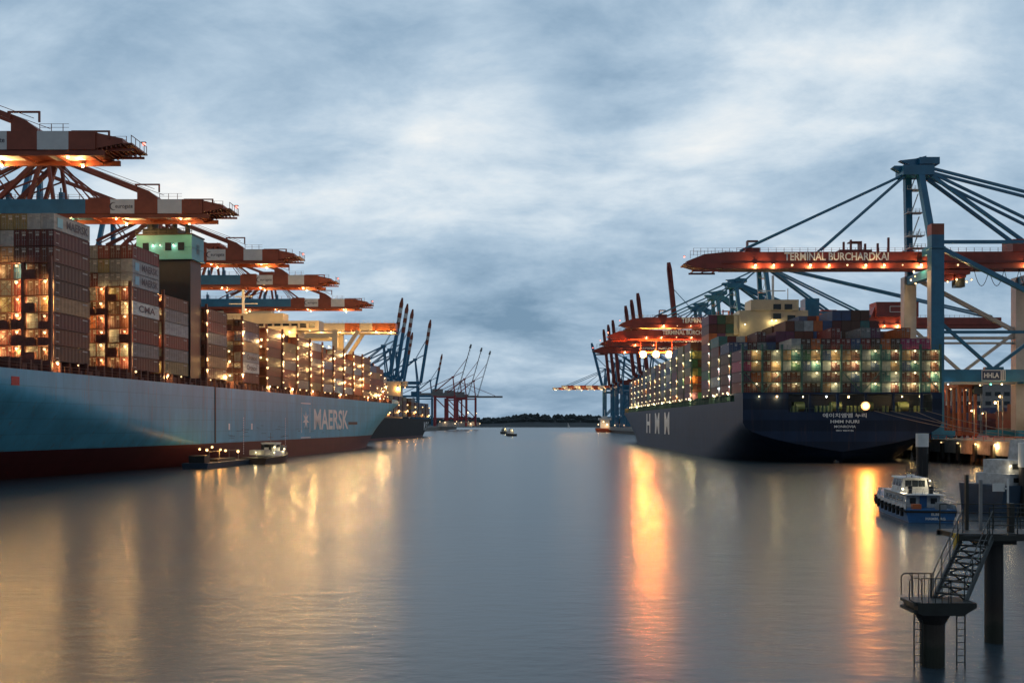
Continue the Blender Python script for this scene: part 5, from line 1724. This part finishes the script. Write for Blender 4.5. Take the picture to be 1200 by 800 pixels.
b = MB(); b.box(-1.8, 1.8, 1, 4, 1.25, 2.9); b.box(-1.6, 1.6, 9, 20, 1.25, 1.9); b.build('deckhouse', M_dark, t)
b = MB()
for y in (8, 14, 20, 26): b.tube((0, y, 1.3), (0, y, 3.9), .06, 6)
b.beam((0, 8, 3.6), (0, 26, 3.6), .07); b.build('mast', M_grey, t)
for y, z in ((2, 4.3), (6, 4.0), (9, 4.6), (14, 3.9), (17, 3.6), (25, 3.2)): lamp('barge_lamp', t, (.3, y, z))
# two far launches and marks in the channel
for i, (x, y, s_) in enumerate(((2.0, 790, 1.0), (-4.5, 950, 1.0))):
    t = thing('launch', ['small launch with a light far out in mid channel, nearer one', 'small dark launch far out in mid channel, farther one'][i], 'boat', (x, y, 0), .5, 'launches far out in the channel')
    b = MB(); boat_hull(b, 14, 4.6, 1.8, 0); b.build('hull', M_dark, t)
    b = MB(); b.box(-1.6, 1.6, 4, 9, 1.8, 4.4); b.box(-1.0, 1.0, 5, 8, 4.4, 5.8); b.build('wheelhouse', M_white if i == 0 else M_grey, t)
    b = MB(); b.tube((0, 6.5, 5.8), (0, 6.5, 9), .12, 6); b.build('mast', M_grey, t)
    lamp('pale_lamp', t, (0, 3.6, 5.0))
t = thing('sailing_boat', 'tiny pale sailing boat before the far shore right of centre', 'boat', (118, 2100, 0), 0)
b = MB(); boat_hull(b, 10, 3, 1.2); b.build('hull', M_white, t)
b = MB(); b.prism([(0, 2), (5, 2), (0, 12)], 4.9, 5.1); b.build('sail', M_white, t)
b = MB(); b.tube((0, 5, 1), (0, 5, 13), .12, 6); b.build('mast', M_grey, t)

# ================================================================== dolphins with white caps
for i, (x, d, zt2, r, cap) in enumerate(((61.8, 150, 8.5, .85, 2.0), (55.65, 107.5, 7.9, .85, 2.6))):
    t = thing('mooring_pile', ['dark mooring pile with white cap behind the pilot boat', 'dark mooring pile with white cap at the right picture edge'][i], 'mooring pile', (x, d, 0), 0)
    b = MB(); b.tube((0, 0, -2), (0, 0, zt2-cap), r, 20); b.build('shaft', M_pile, t, smooth=False)
    b = MB(); b.tube((0, 0, zt2-cap), (0, 0, zt2), r+.06, 20); b.build('cap', M_white, t)
    if i == 0:
        b = MB()
        for s_ in (-.45, .45): b.tube((s_, -r-.12, -.5), (s_, -r-.12, 5.5), .06, 6)
        for k in range(14): b.tube((-.45, -r-.12, .2+k*.38), (.45, -r-.12, .2+k*.38), .04, 5)
        b.build('ladder', M_grate, t)

# ================================================================== foreground landing stage
# walkway on piles at the right, open stairs down to a low platform on a single pile
t = thing('landing_stage', 'dark steel landing stage with open stairs from a railed walkway to a low platform', 'landing stage')
PZ, UZ = 2.72, 5.1                      # low platform and walkway heights
b = MB()
b.prism([(16.15, PZ), (16.15, PZ-.42), (16.4, PZ-.52), (18.0, PZ-.52), (18.55, PZ-.2), (18.55, PZ)], 40.4, 41.9)
b.box(15.98, 16.15, 40.45, 41.8, PZ-.42, PZ-.3); b.box(15.98, 16.15, 40.45, 41.8, PZ-.12, PZ)
b.build('low_platform', M_pier, t)
b = MB(); b.tube((17.05, 41.15, -2), (17.05, 41.15, PZ-.95), .49, 24); b.tube((17.05, 41.15, PZ-.95), (17.05, 41.15, PZ-.52), .49, 24, r2=.74); b.build('pile', M_pile, t)
b = MB(); b.tube((21.75, 45.6, -2), (21.75, 45.6, UZ-.45), .40, 24); b.build('pile', M_pile, t)
b = MB(); b.tube((28.5, 46.5, -2), (28.5, 46.5, UZ-.45), .45, 24); b.build('pile', M_pile, t)
# walkway deck
b = MB()
b.box(19.5, 34, 44.2, 46.4, UZ-.06, UZ); 
b.build('walkway_deck', M_grate, t)
b = MB()
b.box(19.5, 34, 44.1, 44.2, UZ-.30, UZ-.065); b.box(19.5, 34, 46.4, 46.5, UZ-.30, UZ-.065)
for k in range(9): b.box(19.6+k*1.7, 19.72+k*1.7, 44.21, 46.39, UZ-.26, UZ-.065)
b.box(20.9, 22.6, 45.2, 46.0, UZ-.6, UZ-.31)
b.build('walkway_beam', M_pier, t)
# stairs
NS = 11
lo, hi = Vector((17.75, 41.2, PZ)), Vector((20.35, 44.2, UZ))
ax = (hi-lo); flat = Vector((ax.x, ax.y, 0)).normalized(); sd2 = Vector((flat.y, -flat.x, 0))
W2 = .62
b = MB()
for sgn in (-1, 1):
    b.beam(lo+sd2*W2*sgn+Vector((0, 0, -.12)), hi+sd2*W2*sgn+Vector((0, 0, -.12)), .07, .30)
b.build('stringer', M_pier, t)
for k in range(1, NS):
    p = lo.lerp(hi, k/NS)
    b = MB()
    c0 = p-flat*.14; c1 = p+flat*.14
    vs = [tuple(q+Vector((0, 0, dz))) for dz in (-.06, 0) for q in (c0-sd2*.57, c0+sd2*.57, c1+sd2*.57, c1-sd2*.57)]
    b.add(vs, BOXF); b.build('stair_tread', M_grate, t)
b = MB()
for k in range(1, NS, 2):
    p0, p1 = lo.lerp(hi, k/NS), lo.lerp(hi, min(1, (k+2)/NS))
    b.beam(p0-sd2*.5+Vector((0, 0, -.2)), p1+sd2*.5+Vector((0, 0, -.2)), .05); b.beam(p0+sd2*.5+Vector((0, 0, -.2)), p1-sd2*.5+Vector((0, 0, -.2)), .05)
b.build('stair_bracing', M_pier, t)
b = MB()
for sgn in (-1, 1):
    tops = []
    for k in (0, 3, 6, 9, 11):
        p = lo.lerp(hi, k/NS)+sd2*W2*sgn
        b.tube(p, p+Vector((0, 0, 1.05)), .025, 6); tops.append(p+Vector((0, 0, 1.05)))
    b.path(tops, .027, 6); b.path([q-Vector((0, 0, .5)) for q in tops], .02, 6)
b.build('stair_rail', M_pier, t)
# low platform guard hoops and rails
b = MB()
def hoop(x0, x1, y, z0, z1, r=.028):
    b.path([(x0, y, z0), (x0, y, z1-.12), (x0+.12, y, z1), (x1-.12, y, z1), (x1, y, z1-.12), (x1, y, z0)], r, 6)
hoop(15.85, 16.35, 40.5, PZ+.12, PZ+1.0)
b.path([(15.85, 40.5, PZ+.12), (16.05, 40.5, PZ), (16.3, 40.5, PZ)], .028, 6)
for k in range(5): b.tube((16.35+k*.27, 40.46, PZ), (16.35+k*.27, 40.46, PZ+.98), .02, 6)
b.path([(16.3, 40.46, PZ+1.0), (17.4, 40.46, PZ+1.0), (17.52, 40.46, PZ+.9), (17.52, 40.46, PZ)], .028, 6)
b.build('platform_rail', M_pier, t)
b = MB(); hoop(16.0, 16.45, 41.75, PZ+.12, PZ+1.0)
for k in range(4): b.tube((16.5+k*.25, 41.8, PZ), (16.5+k*.25, 41.8, PZ+1.0), .02, 6)
b.path([(16.3, 41.8, PZ+1.0), (17.3, 41.8, PZ+1.0), (17.3, 41.8, PZ)], .028, 6)
b.build('platform_rail', M_pier, t)
# ladders into the water
for x0 in (16.2, 17.95):
    b = MB()
    for dx in (0, .34): b.tube((x0+dx, 40.9, -1), (x0+dx, 40.9, PZ-.05), .032, 6)
    for k in range(13): b.tube((x0, 40.9, -.6+k*.27), (x0+.34, 40.9, -.6+k*.27), .018, 5)
    b.build('ladder', M_pier, t)
# walkway rails
b = MB()
for y in (44.25, 46.35):
    x = 20.9 if y < 45 else 19.6
    xs = x
    while x < 33:
        b.tube((x, y, UZ), (x, y, UZ+1.15), .03, 6); x += 1.25
    for z in (1.15, .75, .38): b.tube((xs, y, UZ+z), (33, y, UZ+z), .026, 6)
b.build('walkway_rail', M_pier, t)
# taller posts, sign and gear on the walkway
b = MB(); b.box(20.6, 20.74, 45.9, 46.04, UZ, UZ+2.55); b.build('post', M_pier, t)
b = MB(); b.box(21.3, 21.42, 46.0, 46.12, UZ, UZ+2.3); b.build('post', M_grey, t)
b = MB(); b.box(22.1, 22.35, 44.9, 45.1, UZ, UZ+1.3); b.build('control_box', M_pier, t)
b = MB(); b.box(22.0, 22.55, 46.2, 46.25, UZ+1.75, UZ+2.12); b.tube((22.72, 46.25, UZ), (22.72, 46.25, UZ+2.35), .045, 8); b.box(22.5, 22.72, 46.2, 46.25, UZ+1.85, UZ+1.92); b.build('notice_board', M_white, t)
b = MB(); b.box(19.38, 19.5, 44.15, 44.45, UZ-.85, UZ+.02); b.build('edge_marker', mat('yellow_paint', (.55, .36, .04), .5), t)
t.location = (.32, 0, 0)
t2 = thing('life_ring', 'red life ring hung on the walkway rail of the landing stage', 'life ring', (25.4, 44.15, UZ+.62), 0)
b = MB(); n = 20
pts = [(.36*math.cos(2*PI*k/n), 0, .36*math.sin(2*PI*k/n)) for k in range(n+1)]
b.path(pts, .085, 8); b.build('ring', mat('life_ring_red', (.5, .03, .06), .5), t2, smooth=True)
